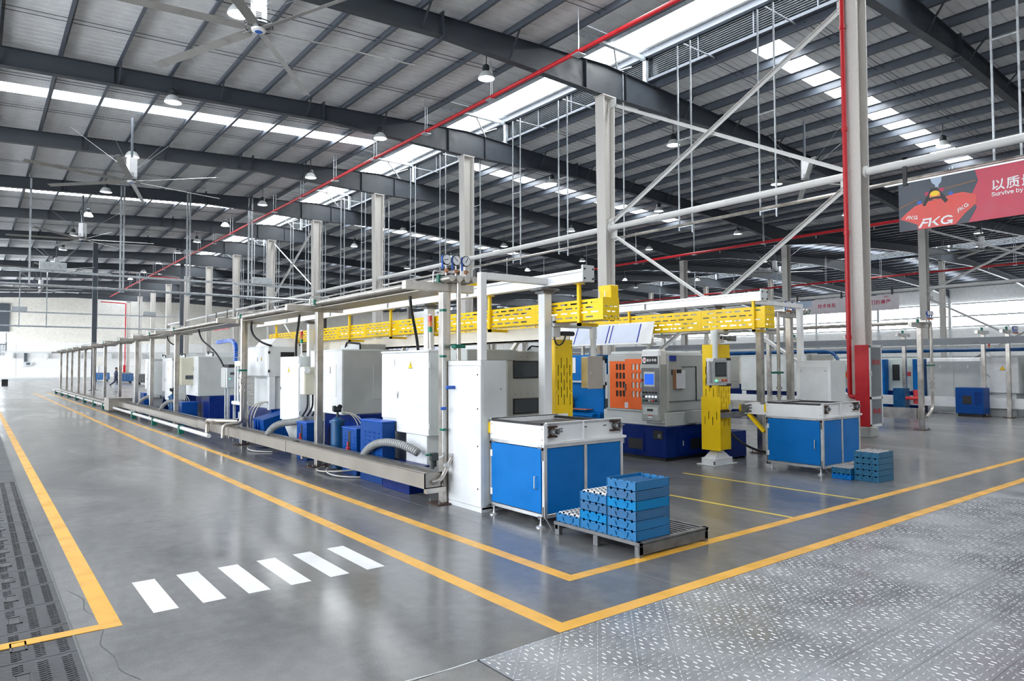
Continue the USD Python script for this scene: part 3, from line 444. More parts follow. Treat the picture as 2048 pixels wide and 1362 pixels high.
def column(x, y, top, label, w=.55, b=.42, detail=True):
    """tapered fire coated H section: flanges face along x, web along x"""
    t = thing('steel_column', label, 'column', 'pale fire coated columns', (x, y, 0))
    w0 = w * .62
    for s in (-1, 1):
        obj('flange', trimesh.convex.convex_hull(np.array([(s * (q / 2 - a), c * b / 2, z) for q, z in ((w0, 0), (w, top)) for a in (0, .035) for c in (-1, 1)])), 'fireproof', t)
    obj('web', trimesh.convex.convex_hull(np.array([(s * (q / 2 - .02), c * .03, z) for q, z in ((w0, 0), (w, top)) for s in (-1, 1) for c in (-1, 1)])), 'fireproof', t)
    obj('cap_plate', bx(-w / 2 - .04, -b / 2 - .02, top - .04, w / 2 + .04, b / 2 + .02, top), 'fireproof', t)
    if detail:
        obj('plinth', bx(-w0 / 2 - .1, -b / 2 - .08, 0, w0 / 2 + .1, b / 2 + .08, .22, .01), 'mach_grey', t)
    return t
for k, y in enumerate(FY[2:], -1):
    column(17.4, y, 11.25, 'pale fire coated steel column of the middle row, %s' % ('carrying the red fire pipe and fire cabinet' if k == 0 else 'outside the picture beside the camera' if k < 0 else '%s behind the one with the red pipe' % ORD[k - 1]))
c2 = column(44, FY[2], 9.95, 'pale fire coated column of the right row, nearest one', .5, .4)
for k, y in enumerate(FY[3:14], 1): dup(c2, (44, y, 0), 'pale fire coated column of the right row, %s from the near end' % ORD[k])
c3 = column(70.6, FY[2], 11.25, 'pale fire coated column of the farthest row, nearest one', .5, .4)
for k, y in enumerate(FY[3:14], 1): dup(c3, (70.6, y, 0), 'pale fire coated column of the farthest row, %s from the near end' % ORD[k])
for k, (x, y) in enumerate(((7.1, 61), (15.2, 70))):
    d = thing('dark_post', 'slim dark grey post beyond the stainless tray line, %s' % ('left one' if k == 0 else 'right one near the columns'), 'post', None, (x, y, 0))
    obj('shaft', bx(-.16, -.12, 0, .16, .12, deck_z(x) - .45), 'col_dark', d); obj('foot_plate', bx(-.3, -.25, 0, .3, .25, .03), 'col_dark', d)

# bracing between the columns of the middle row
def angle_bar(p, q, w=.11):
    return cat(bar(p, q, w, .012), bar(np.array(p) + (.045, 0, -.05), np.array(q) + (.045, 0, -.05), .012, w))
for k, (bxx, ya, yb) in enumerate(((17.4, 8.2, 16.92), (17.4, 43.08, 51.8), (44.0, 8.2, 16.92))):
    for (za, zb, nm) in ((11.0, 6.75, 'upper'), (6.35, .9, 'lower')):
        if k == 2: za, zb = za * .88, zb * .9
        for i, (p, q) in enumerate((((bxx, ya + .24, za), (bxx, yb - .24, zb)), ((bxx, ya + .24, zb), (bxx, yb - .24, za)))):
            q2 = np.array(q) + (.14 * i, 0, 0); p2 = np.array(p) + (.14 * i, 0, 0)
            b_ = thing('diagonal_brace', 'pale diagonal brace, %s panel of the %s bay, %s away' % (nm, ('nearest', 'far', 'right row')[k], 'falling' if i == 0 else 'rising'), 'brace', 'diagonal column braces')
            obj('angle_bar', angle_bar(p2, q2), 'tube_white', b_)
            for e, o in ((p2, 1), (q2, -1)): obj('gusset_plate', bx(e[0] - .01, e[1] - .16, e[2] - .14, e[0] + .012, e[1] + .16, e[2] + .14), 'tube_white', b_)
for k, y in enumerate(FY[2:12], -1):
    t = thing('strut_tube', 'thick white strut tube between columns, %s' % ('carrying the red banner' if k < 0 else 'behind the column with red pipe' if k == 0 else '%s span beyond the braced bay' % ORD[k - 1]), 'strut', 'white strut tubes of the column row', (17.4, y, 6.56))
    obj('pipe', cyl((0, .26, 0), (0, 8.72 - .26, 0), .10, 16), 'tube_white', t, 35); obj('end_flange', cyl((0, .22, 0), (0, .27, 0), .15, 16), 'tube_white', t); obj('end_flange', cyl((0, 8.45, 0), (0, 8.5, 0), .15, 16), 'tube_white', t)
for k, y in enumerate(FY[3:10]):
    t = thing('strut_tube', 'thin far strut tube between columns of the right row, %s span' % ORD[k], 'strut', 'strut tubes of the right column row', (44, y, 6.2)); obj('pipe', cyl((0, .26, 0), (0, 8.46, 0), .10, 10), 'tube_white', t, 35); obj('end_flange', cyl((0, .22, 0), (0, .27, 0), .15, 12), 'tube_white', t)
# ---------------------------------------------------------------- overhead: pipes, hangers, lamps, fans, banners
def rail_thing(name, label, c, mesh, m, **k):
    return solo(name, mesh, m, label, c, **k)
t = thing('sprinkler_main', 'long red sprinkler pipe running under the roof along the ridge', 'pipe')
obj('pipe', cyl((13.85, -6, 11.02), (13.85, 104, 11.02), .065, 12), 'red', t, 35)
for k in range(24): obj('coupling', cyl((13.85, -3 + 4.36 * k, 11.02), (13.85, -2.85 + 4.36 * k, 11.02), .085, 12), 'red', t, 35)
for k, y in enumerate([5.8 + 4.36 * i for i in range(20)]):
    h = thing('pipe_hanger', 'pair of thin hanger rods on the red ridge pipe, %s from the camera' % ORD[k], 'hanger', 'hanger rods of the red ridge pipe', (13.85, y, 0))
    zt = deck_z(13.85) - .22
    for s in (-.11, .11): obj('rod', cyl((s, s, 11.0), (s, s, zt), .016, 6), 'galv', h)
    obj('cradle', bx(-.15, -.15, 10.90, .15, .15, 10.93), 'galv', h)
for x, z, n, lab in ((37.5, 9.15, 70, 'long red sprinkler pipe running behind the nearest pale column'), (64.5, 9.6, 70, 'farthest red sprinkler pipe seen low under the far roof')):
    t = thing('sprinkler_main', lab, 'pipe'); obj('pipe', cyl((x, -6, z), (x, 104, z), .085, 10), 'red', t, 35)
    for k in range(16): obj('drop_nipple', cyl((x, 4 + 3.2 * k, z - .25), (x, 4 + 3.2 * k, z), .02, 6), 'galv', t)
    for k in range(10):
        y = 8 + 5.1 * k; h = thing('pipe_hanger', 'pair of hanger rods on the %s red pipe, %s along' % ('middle' if x < 50 else 'farthest', ORD[k]), 'hanger', 'hanger rods of the red far pipes', (x, y, 0))
        for s in (-.1, .1): obj('rod', cyl((s, s, z), (s, s, deck_z(x) - .2), .016, 6), 'galv', h)
        obj('cradle', bx(-.13, -.13, z - .11, .13, .13, z - .085), 'galv', h)
# red riser on the near column
rx, ry = 17.04, 8.30
solo('fire_riser', cat(tube([(rx + .0, ry, 11.5), (rx, ry, .98), (rx - .12, ry - .45, .98)], .055, 12, .09), *[cyl((rx, ry, z), (rx, ry, z + .1), .07, 12) for z in (2.4, 5.0, 7.6, 10.2)]), 'red', 'red vertical fire pipe on the side of the nearest pale column', 'pipe', smooth=35)
for k, y in enumerate((77.96, 112.8)):
    solo('fire_riser', cat(tube([(13.85, y - .1, 11.0), (17.0, y - .1, 10.9), (17.0, y - .1, 1.2)], .07, 10, .15), bx(16.8, y - .25, .8, 17.1, y + .02, 2.0)), 'red', 'red fire riser on a far pale column, %s one' % ('nearer' if k == 0 else 'farther'), 'pipe', smooth=35)
# thin stainless line and its hangers
solo('service_pipe', cyl((18.3, -4, 6.38), (18.3, 72, 6.38), .05, 10), 'steel', 'thin bright service pipe hung below the white strut tubes', 'pipe', smooth=35)
hy = [5.45, 5.15]
HP = [(5.5,)] + [(11.45 + 2.98 * i,) for i in range(18)]
for k, (y,) in enumerate(HP):
    h = thing('drop_hanger', 'tall two leg drop hanger of the service pipe, %s' % ('beside the red banner' if k == 0 else ORD[k - 1] + ' beyond the red column'), 'hanger', 'drop hangers of the service pipe', (18.3, y, 0))
    for i, d in enumerate((0, -.52)):
        obj('strut_leg', bx(-.021, d - .021, 6.2 - .12 * i, .021, d + .021, 12.42), 'galv', h)
    obj('crossbar', bx(-.02, -.55, 6.30, .02, .03, 6.33), 'galv', h); obj('crossbar', bx(-.02, -.55, 9.2, .02, .03, 9.23), 'galv', h)
    obj('top_rail', bar((-.0, -.26, 12.40), (1.7, -.26, 12.40), .04, .04), 'galv', h)
# lamps
def make_lamp(loc, label):
    t = thing('high_bay_lamp', label, 'lamp', 'pendant high bay lamps', loc)
    obj('cord', cyl((0, 0, .42), (0, 0, .95), .014, 6), 'black', t)
    obj('driver_housing', lathe([(0, .50), (.05, .48), (.10, .44), (.125, .40), (.125, .24), (.10, .22), (0, .22)], (0, 0, 0), 18), 'lamp_dark', t, 30)
    obj('reflector', lathe([(.10, .23), (.16, .19), (.25, .06), (.275, .0), (.285, .0), (.26, .07), (.17, .21), (.10, .25)], (0, 0, 0), 24), 'light_grey', t, 30)
    a_ = np.arange(9) * 2 * np.pi / 9; obj('lens', trimesh.Trimesh(np.c_[.268 * np.cos(a_), .268 * np.sin(a_), np.full(9, .010)], [[0, i + 1, i] for i in range(1, 8)], process=False), 'lamp_glow', t)
    return t
LAMPX = [(5.15, 1.057, 'over the left walkway', [16.97, 24.0, 31.32, 38.46, 45.24, 52.65, 59.5, 66.5, 73.5]), (13.09, 1.113, 'beside the red ridge pipe', [16.27, 23.04, 29.8, 36.4, 43.26, 50.0, 55.7, 62.35, 69, 75.6]),
         (23.3, 1.137, 'just right of the ridge', [16.4, 23.3, 30.2, 37.1, 44, 50.9]), (31.25, 1.085, 'on the middle right slope', [10.3, 17.18, 24.08, 31, 37.8, 44.6, 51.4]), (39.2, 1.029, 'near the right columns', [11.6, 18.5, 25.47, 32.78, 39.7, 46.6]),
         (53.1, 1.0, 'in the far nave, near side', [17, 25, 33, 41, 49]), (62.6, 1.0, 'in the far nave, far side', [20, 29, 38, 47, 56])]
l0 = None
for x, f, nm, ys in LAMPX:
    for k, y in enumerate(ys):
        at = (x, y * f, deck_z(x) - zp - .95); lab = 'lit high bay lamp %s, %s from the camera' % (nm, ORD[k])
        if l0 is None: l0 = make_lamp(at, lab)
        else: dup(l0, at, lab)
# fans
def make_fan(loc, label, rz):
    t = thing('ceiling_fan', label, 'fan', 'large six blade ceiling fans', loc, rz)
    for k in range(6):
        a = k * math.pi / 3; d = np.array([math.cos(a), math.sin(a), 0])
        s = np.array([-math.sin(a), math.cos(a), 0]); P = Polygon([(-.10, -.012), (-.05, .012), (.06, .016), (.11, 0), (.06, -.004), (-.04, -.008)])
        m = extr(P, 3.35); obj('blade', place(m, d * .30 + (0, 0, .04), s * .96 + np.array([0, 0, .28]), np.cross(d, s * .96 + np.array([0, 0, .28]))), 'fan_alu', t)
        obj('blade_root', bar(d * .12 + (0, 0, .05), d * .46 + (0, 0, .05), .11, .016), 'fan_alu', t)
    obj('hub_cover', lathe([(0, -.02), (.10, -.018), (.15, 0), (.16, .04), (.12, .06), (0, .06)], (0, 0, 0), 28), 'white', t, 30)
    obj('hub_badge', lathe([(0, -.026), (.08, -.024), (.085, -.016), (0, -.016)], (0, 0, 0), 24), 'valve_blue', t)
    obj('rotor_plate', lathe([(0, .06), (.24, .06), (.24, .11), (0, .11)], (0, 0, 0), 24), 'dark_metal', t, 30)
    obj('safety_ring', cat(*[tube([(.30 * math.cos(q), .30 * math.sin(q), z) for q in np.linspace(0, 2 * math.pi, 25)], .010, 6) for z in (.08, .15)]), 'black', t)
    obj('motor_housing', cat(bx(-.15, -.15, .14, .15, .15, .95, .012)), 'white', t)
    for i in range(5): obj('vent_slot', cat(bx(-.09, -.153, .20 + .035 * i, .03, -.149, .212 + .035 * i), bx(-.153, -.03, .20 + .035 * i, -.149, .09, .212 + .035 * i)), 'black', t)
    obj('down_rod', cyl((0, 0, .95), (0, 0, 2.58), .045, 12), 'col_dark', t)
    for k in range(4):
        a = k * math.pi / 2 + .7; obj('guy_wire', cyl((.16 * math.cos(a), .16 * math.sin(a), .5), (2.4 * math.cos(a), 2.4 * math.sin(a), 2.2), .006, 5), 'galv', t)
    return t
f0 = make_fan((4.78, 15.15, 9.16), 'large six blade ceiling fan nearest the camera, at top left', -7.5)
for k, (x, y, z, lab) in enumerate(((4.75, 30.6, 9.1, 'second large ceiling fan along the left bay, in front of the lamps'), (4.73, 46.3, 9.1, 'third large ceiling fan along the left bay, dark against the roof'), (4.7, 62, 9.1, 'fourth large ceiling fan down the left bay'), (4.7, 78, 9.0, 'fifth large ceiling fan down the left bay, before the far wall'),
    (26.6, 14.6, 9.15, 'large ceiling fan of the right bay behind the white strut tube'), (50.8, 30.6, 9.15, 'far ceiling fan with lit white motor box in the next nave'), (52, 16.5, 9.15, 'far ceiling fan in the next nave at the right edge'))):
    dup(f0, (x, y, z), lab, rotz=(14, 47, 5, 30, 33, 12, 40)[k])
# hanging cable rails across the left bay
for k, (y, z1, z0, x0) in enumerate(((43.0, 6.78, 6.02, .95), (78.0, 6.9, 5.6, -6))):
    w = 'nearer' if k == 0 else 'farther'
    solo('cable_rail', cat(bx(x0, y - .05, z1 - .06, 17.0, y + .05, z1 + .06)), 'galv', '%s galvanised cable rail hung across the left bay, upper one of its pair' % w, 'rail')
    solo('cable_pipe', cyl((x0 - 6, y, z0), (17.0, y, z0), .075, 10), 'galv', '%s round pipe hung across the left bay below the cable rail' % w, 'pipe', smooth=35)
    for i, x in enumerate((2.1, 6.2, 6.35, 9.6, 9.75, 13.1, 13.3) if k == 0 else (-1, 3.1, 5.2, 9.3, 13)):
        h = thing('drop_rod', 'galvanised vertical drop rod holding the %s cable rail, %s from the left' % (w, ORD[i]), 'hanger', 'drop rods of the cable rails', (x, y + .08, 0)); obj('leg', bx(-.045, -.025, z0 - .15, .045, .025, deck_z(x) - .1), 'galv', h); obj('clamp', bx(-.06, -.12, z0 - .12, .06, .05, z0 - .08), 'galv', h)
    for i, x in enumerate((3.1, 13.9)):
        b = thing('junction_box', 'grey junction box on the %s cable rail, %s' % (w, 'left one' if i == 0 else 'right one'), 'box', None, (x, y - .05, z1 + .06)); obj('body', bx(-.6, -.1, 0, .6, .12, .42, .01), 'light_grey', b); obj('lid', bx(-.56, -.115, .04, .56, -.1, .38), 'galv', b)
solo('wall_bus_rail', cat(bx(-9, 117.6, 3.75, 40, 117.8, 3.95), *[bx(x, 117.7, 3.0, x + .15, 118.4, 3.75) for x in range(-8, 40, 4)]), 'light_grey', 'grey service rail along the far white wall', 'rail')
b = thing('wall_duct', 'dark vertical duct with a small panel on the far white wall', 'duct', None, (5.6, 118.3, 0)); obj('duct', bx(-.25, -.3, 2.4, .1, 0, 3.8), 'col_dark', b); obj('panel', bx(-.3, -.45, 2.0, .7, -.1, 2.5), 'light_grey', b); obj('display', bx(0, -.48, 2.1, .45, -.45, 2.4), 'col_dark', b)

# ---------------------------------------------------------------- banners
def flat(poly, m, parent, name, o, depth=.003):                    # poly in metres, x to the right as seen from the camera
    return obj(name, place(extr(poly, depth), o, (0, -1, 0), (0, 0, 1)), m, parent)
bn = thing('hanging_banner', 'long red printed banner with racing car and white slogan hung from the white strut tube', 'banner', None, (17.38, 7.2, 4.93))
LEN = 6.4; HT = 1.14
obj('cloth', bx(0, -LEN, 0, .04, 0, HT), 'banner_red', bn)
O = (0, 0, 0)
def ell(cx, cy, rx, ry, a0=0, a1=360): return Polygon([(cx + rx * math.cos(math.radians(a)), cy + ry * math.sin(math.radians(a))) for a in np.linspace(a0, a1, 28)])
sx = 2.55 / 2048 * 1.62                                            # print laid out in metres, left end at 0
flat(Polygon([(0, 0), (1.45, 0), (1.62, .3), (1.52, .6), (1.66, .9), (1.60, HT), (0, HT)]), 'banner_dark', bn, 'print_background', O, .003)
o1 = (-.003, 0, 0); o2 = (-.006, 0, 0); o3 = (-.009, 0, 0); o4 = (-.012, 0, 0)
flat(Polygon([(.02, .30), (.16, .42), (.36, .56), (.62, .62), (.92, .64), (1.15, .70), (1.36, .70), (1.62, .60), (1.62, .40), (1.40, .22), (1.20, .0), (.42, 0), (.40, .12), (.2, .22)]), 'banner_orange', bn, 'car_body', o1)
flat(Polygon([(.70, HT), (.94, HT), (.93, 1.03), (.87, .96), (.86, .84), (.80, .84), (.80, .97), (.73, 1.04)]), 'sky_print', bn, 'sky_gap', o1)
flat(unary_union([sbox(.58, .76, .74, .84), sbox(.84, .80, .98, .88)]), 'crimson', bn, 'car_wing', o1)
flat(Polygon([(.52, .55), (.64, .78), (.70, .90), (.84, .92), (.92, .78), (1.06, .58), (1.0, .52), (.90, .66), (.66, .66), (.58, .52)]), 'black', bn, 'cockpit', o2)
flat(ell(.79, .74, .115, .105), 'amber', bn, 'helmet', o3); flat(ell(.79, .78, .095, .06), 'yellow', bn, 'helmet_top', o4); flat(sbox(.70, .655, .88, .70), 'black', bn, 'visor', o4)
flat(ell(.46, .63, .05, .04), 'valve_blue', bn, 'mirror', o2); flat(ell(1.12, .72, .05, .04), 'valve_blue', bn, 'mirror', o2)
flat(Polygon([(.02, .55), (.44, .70), (.44, .715), (.02, .575)]), 'clip_brown', bn, 'track_streak', o2); flat(Polygon([(1.0, .84), (1.62, .90), (1.62, .92), (1.0, .86)]), 'clip_brown', bn, 'track_streak', o2)
def fkg(w, h):                                                       # three slanted sans letters
    t = h * .17; P = []
    P.append(unary_union([Polygon([(0, 0), (h * .26, 0), (h * .5, h * .75), (h * .3, h * .75)]), Polygon([(h * .24, h), (h * .95, h), (h * .92, h - t), (h * .30, h - t * 1.2)]), sbox(h * .26, h * .42, h * .80, h * .42 + t)]))
    P.append(affinity.translate(unary_union([Polygon([(0, 0), (h * .2, 0), (h * .2, h), (0, h)]), Polygon([(h * .2, h * .42), (h * .75, h), (h * .98, h), (h * .38, h * .40)]), Polygon([(h * .3, h * .5), (h * .75, 0), (h * 1.0, 0), (h * .48, h * .58)])]), h * .9, 0))
    g = ell(h * .55, h * .5, h * .55, h * .5).difference(ell(h * .55, h * .5, h * .36, h * .31)).difference(sbox(h * .55, h * .42, h * 1.2, h * .72)); P.append(affinity.translate(unary_union([g, sbox(h * .6, h * .30, h * 1.08, h * .46), sbox(h * .92, 0, h * 1.08, h * .4)]), h * 1.95, 0))
    u = unary_union([p.buffer(0) for p in P]); return affinity.skew(u, xs=10)
flat(affinity.translate(affinity.scale(fkg(1, .20), 1.18, 1, origin=(0, 0)), .44, .03), 'white', bn, 'brand_lettering', o4)
flat(affinity.translate(affinity.rotate(fkg(1, .085), -8), .16, .26), 'white', bn, 'brand_lettering', o4); flat(affinity.translate(affinity.rotate(fkg(1, .085), 32), 1.22, .30), 'white', bn, 'brand_lettering', o4)
obj('slogan', place(cjk('以质量', .245, .003), (-.003, -1.90, .63), (0, -1, 0), (0, 0, 1)), 'white', bn)
obj('slogan_english', place(letters('Survive by', .085, .003), (-.003, -1.90, .49), (0, -1, 0), (0, 0, 1)), 'white', bn)
for y in (-.16, -2.6, -5.2): obj('strap', cat(bx(-.04, y - .045, HT - .05, .0, y + .045, 1.76), bx(-.04, y - .045, 1.73, .16, y + .045, 1.76)), 'black', bn)
obj('top_batten', bx(-.02, -LEN, HT, .05, .3, HT + .035), 'alu', bn)
b2 = thing('hanging_banner', 'pale white banner with red Chinese slogan hung at the far column row', 'banner', None, (43.7, 25.0, 5.05))
obj('cloth', bx(0, -6.75, 0, .04, 0, .92), 'banner_pale', b2)
flat(Polygon([(0, .3), (.5, .45), (1.3, .5), (1.3, .92), (0, .92)]), 'sky_print', b2, 'sky_picture', O); flat(Polygon([(0, 0), (1.1, 0), (1.25, .3), (.6, .42), (0, .3)]), 'green_print', b2, 'hill_picture', o1)
obj('slogan', cat(place(cjk('技术体现', .27, .004), (-.004, -1.72, .40), (0, -1, 0), (0, 0, 1)), place(cjk('质量体现我们的尊严', .27, .004), (-.004, -3.6, .40), (0, -1, 0), (0, 0, 1))), 'crimson', b2)
obj('slogan_english', place(letters('FKG', .10, .004), (-.004, -5.9, .76), (0, -1, 0), (0, 0, 1)), 'crimson', b2)
for y in (-.3, -3.3, -6.4): obj('strap', bx(-.03, y - .05, .92, .03, y + .05, 1.35), 'black', b2)
b3 = thing('hanging_banner', 'small red banner hanging far down the hall behind the dark post', 'banner', None, (17.2, 66.5, 5.0)); obj('cloth', bx(0, -4.6, 0, .05, 0, .95), 'sig_red', b3); obj('strap', cat(bx(0, -.6, .95, .04, -.5, 1.7), bx(0, -4.1, .95, .04, -4, 1.7)), 'black', b3)
# ---------------------------------------------------------------- conveyor tables
def face_x(x, y0, z0, y1, z1, t, b=.002): return bx(x - t, y0, z0, x, y1, z1, b)
def bearing(parent, x, y, z, name='bearing_unit'):
    b = parent if False else obj(name, cat(bx(x - .075, y - .035, z + .045, x + .075, y, z + .065), bx(x - .075, y - .035, z - .065, x + .075, y, z - .045), bx(x - .02, y - .03, z - .05, x + .045, y - .004, z + .05, .006)), 'rust', parent)
    obj('bearing', cat(cyl((x, y - .045, z), (x, y, z), .036, 16), cyl((x + .06, y - .03, z), (x + .15, y - .03, z), .011, 8), bx(x + .07, y - .045, z - .03, x + .10, y - .012, z + .03)), 'dark_metal', b)
    obj('shaft_end', cyl((x, y - .055, z), (x, y - .03, z), .016, 12), 'alu', b)
def conveyor(x, y, label, rollers):
    W, D = 1.27, 1.03
    t = thing('conveyor_table', label, 'conveyor', None, (x, y, 0)); e = .045
    fr = [bx(a, b, .09, a + e, b + e, .91, .004) for a in (0, W - e) for b in (0, D - e)] + [bx(.617, 0, .12, .617 + e, e, .88, .004)]
    for z in (.09, .865):
        fr += [bx(e, b, z, W - e, b + e, z + e, .004) for b in (0, D - e)] + [bx(a, e, z, a + e, D - e, z + e, .004) for a in (0, W - e)]
    f = obj('frame', cat(fr), 'alu', t)
    for k, (a, z) in enumerate(((.06, .80), (D - .06, .80), (.06, .15), (D - .06, .15))):
        s, v = (1 if a < .5 else -1), (1 if z > .5 else -1)
        obj('corner_bracket', cat(bx(-.006, a - .05, z + .06 * v - .018, 0, a + .05, z + .06 * v + .018), bx(-.006, a - s * .045, z - .07, 0, a - s * .018, z + .07)), 'dark_metal', f)
    d = obj('door', bx(-.010, .05, .145, .008, D - .05, .86, .003), 'panel_blue', t)
    obj('handle', tube([(-.01, .125, .41), (-.045, .125, .41), (-.045, .125, .55), (-.01, .125, .55)], .007, 8, .02), 'alu', d, 35)
    for z in (.27, .73): obj('hinge', cat(bx(-.018, D - .075, z - .04, 0, D - .035, z + .04, .003), cyl((-.014, D - .05, z - .04), (-.014, D - .05, z + .04), .007, 8)), 'white', d)
    for a, b in ((.05, .612), (.667, W - .05)): obj('side_panel', bx(a, .012, .14, b, .022, .862), 'panel_blue', t); obj('rear_panel', bx(a, D - .022, .14, b, D - .012, .862), 'panel_blue', t)
    obj('end_panel', bx(W - .02, .05, .14, W - .01, D - .05, .862), 'panel_blue', t)
    # tray
    tr = obj('side_plate', cat(bx(-.004, .0, .905, .004, D - .02, 1.118, .001), bx(-.002, -.002, .905, .05, .006, 1.135, .001)), 'white', t)
    obj('front_plate', cat(bx(.04, .03, .93, W - .02, .038, 1.15, .001), bx(-.02, -.02, .905, W + .04, .05, .935, .002), bx(.60, -.01, .93, .61, .034, 1.14), bx(W - .03, -.01, .93, W - .02, .036, 1.15), bx(.04, .0, 1.14, W - .02, .04, 1.15)), 'white', t)
    obj('rear_plate', cat(bx(0, D - .04, .905, W, D - .03, 1.15, .001), bx(0, D - .04, 1.14, W * .86, D, 1.15)), 'white', t)
    obj('end_plate', bx(W - .012, .04, .905, W - .004, D - .04, 1.10), 'white', t)
    obj('edge_strip', bx(-.012, .045, 1.118, .03, D - .05, 1.142, .003), 'black', t); obj('edge_strip', bx(W * .80, .05, 1.105, W * .84, D - .05, 1.135, .003), 'black', t)
    if rollers:
        for k in range(15): obj('roller', cyl((.08 + .078 * k, .06, 1.085), (.08 + .078 * k, D - .06, 1.085), .026, 12), 'dark_metal', t, 35)
        for k in range(18): obj('chain_pin', cyl((.10 + .06 * k, D - .12, 1.115), (.10 + .06 * k, D - .10, 1.115), .017, 8), 'rubber', t)
    else: obj('belt', bx(.02, .05, 1.06, W - .02, D - .05, 1.085, .004), 'dark_metal', t)
    bearing(t, .12, .03, 1.045); bearing(t, W - .13, .03, 1.06)
    for a in (.26, .29, .645, .675, .97, 1.0): obj('bolt_hole', cyl((a, .026, 1.07), (a, .03, 1.07), .0085, 10), 'black', t)
    for a, z in ((.03, .96), (.03, 1.08), (D - .05, .96), (D - .05, 1.08)): obj('screw', cyl((-.007, a, z), (-.003, a, z), .007, 8), 'dark_metal', tr)
    for a in (-.01, W - .03):
        for b in (.03, D - .13):
            ft = obj('levelling_foot', cat(lathe([(0, 0), (.055, 0), (.055, .010), (.02, .022), (.012, .04), (.009, .10), (0, .10)], (a - .02, b, 0), 20)), 'alu', t, 30)
    obj('strut_bracket', cat(bar((-.02, D - .0, .10), (-.05, D + .06, .0), .03, .008), bar((.0, -.02, .10), (.03, -.09, 0), .03, .008)), 'dark_metal', t)
    obj('guard_plate', bx(-.012, D - .02, .96, .012, D + .02, 1.10, .01), 'yellow', t)
    if rollers:                                                       # in-feed box on the far side
        q = obj('infeed_box', cat(bx(-.02, D, .915, .50, D + .42, .93), bx(-.02, D + .405, .93, .5, D + .42, 1.10), bx(-.004, D + .02, .93, .004, D + .40, 1.09)), 'white', t)
        bearing(t, .03, D + .30, 1.02, 'gear_unit'); obj('infeed_motor', cat(cyl((-.09, D + .36, 1.02), (-.01, D + .36, 1.02), .06, 14), bx(-.06, D + .32, .94, .02, D + .44, 1.08, .01)), 'dark_metal', q)
        obj('support_arm', bar((-.0, D + .32, .91), (.0, D + .02, .62), .07, .05), 'yellow', q); obj('warning_cover', bx(-.05, D + .44, .95, .05, D + .50, 1.09, .02), 'yellow', q)
    return t
conveyor(5.0, 5.84, 'bright blue conveyor cabinet with white belt tray beside the steel pallet, nearer of the two', False)
conveyor(10.85, 5.735, 'blue conveyor cabinet with black roller tray beside the yellow pillar, farther of the two', True)

# ---------------------------------------------------------------- pallet, crates, bearing shells
p = thing('steel_pallet', 'dark steel slatted pallet carrying the stacks of blue crates', 'pallet', None, (4.89, 4.36, 0))
PWX, PWY = 1.03, 1.19
obj('front_channel', cat(bx(0, 0, .025, PWX, .012, .125, .001), bx(0, 0, .118, PWX + .01, .05, .14, .001)), 'dark_metal', p); obj('rear_channel', bx(0, PWY - .05, .06, PWX, PWY, .135, .001), 'dark_metal', p)
obj('side_rail', bx(-.005, 0, .105, .045, PWY + .01, .14, .003), 'dark_metal', p); obj('side_rail', bx(PWX - .04, 0, .105, PWX + .005, PWY, .14, .003), 'dark_metal', p)
for yy in (.0, .55, PWY - .07):
    for xx in (0, PWX - .05): obj('leg', bx(xx, yy, 0, xx + .05, yy + .065, .106, .003), 'dark_metal', p)
for k in range(13): obj('slat', bx(.075 + .07 * k, .05, .108, .11 + .07 * k, PWY - .05, .1385, .002), 'dark_metal', p)

def crate(x, y, z, m, label, group, w=.485, d=.372, h=.093, rib=True):
    t = thing('plastic_crate', label, 'crate', group, (x, y, z))
    def side(L, notch):
        P = sbox(0, 0, L, h - .006)
        if notch:
            for c in np.linspace(.14, .86, 4): P = P.difference(affinity.translate(Polygon([(-.014, h), (-.011, h - .017), (0, h - .023), (.011, h - .017), (.014, h)]), c * L, 0)).difference(affinity.translate(Polygon([(-.012, -.01), (-.009, .008), (0, .013), (.009, .008), (.012, -.01)]), (c) * L, 0)) if c < .9 else P
        return P
    obj('body', cat(bx(.004, .004, .004, w - .004, d - .004, .012), place(extr(side(d, True), .006), (.006, d, 0), (0, -1, 0), (0, 0, 1)), place(extr(side(d, True), .006), (w, d, 0), (0, -1, 0), (0, 0, 1)), bx(0, 0, 0, w, .006, h - .004, .001), bx(0, d - .006, 0, w, d, h - .004, .001)), m, t)
    obj('rim', cat(bx(-.003, -.003, h - .012, w + .003, .002, h - .006, .001), bx(-.003, d - .002, h - .012, w + .003, d + .003, h - .006, .001), bx(-.003, -.003, .004, w, .001, .009), *[bx(-.004, c, 0, .001, c + .006, h - .006) for c in (0, d - .006)]), m, t)
    hz = h * .5; hd = [((-.006, d * .5 + .085, hz + .016), (-.006, d * .5 - .085, hz + .016)), ((-.006, d * .5 + .085, hz + .016), (-.006, d * .5 + .065, hz - .026)), ((-.006, d * .5 - .085, hz + .016), (-.006, d * .5 - .065, hz - .026))]
    obj('handle_frame', cat(*[bar(a, b, .009, .011) for a, b in hd]), m, t); obj('handle_frame', cat(*[bar((w + .006, a[1], a[2]), (w + .006, b[1], b[2]), .009, .011) for a, b in hd]), m, t)
    if rib:
        for k in range(4):
            c = d * (.14 + .24 * k); obj('cradle_rib', prof_x([(c - .03, .012), (c, h * .72), (c + .03, .012)], .008, w - .008), m, t)
    return t
CZ = .1405
for k in range(6):
    crate(4.905, 4.415, CZ + .0935 * k, ['crate_blue', 'crate_blue', 'crate_mid', 'crate_bright', 'crate_mid', 'crate_blue'][k], 'blue crate in the tall stack on the pallet, %s' % ('topmost, open and empty' if k == 5 else ORD[k] + ' from the bottom'), 'crates of the tall stack', rib=k == 5)
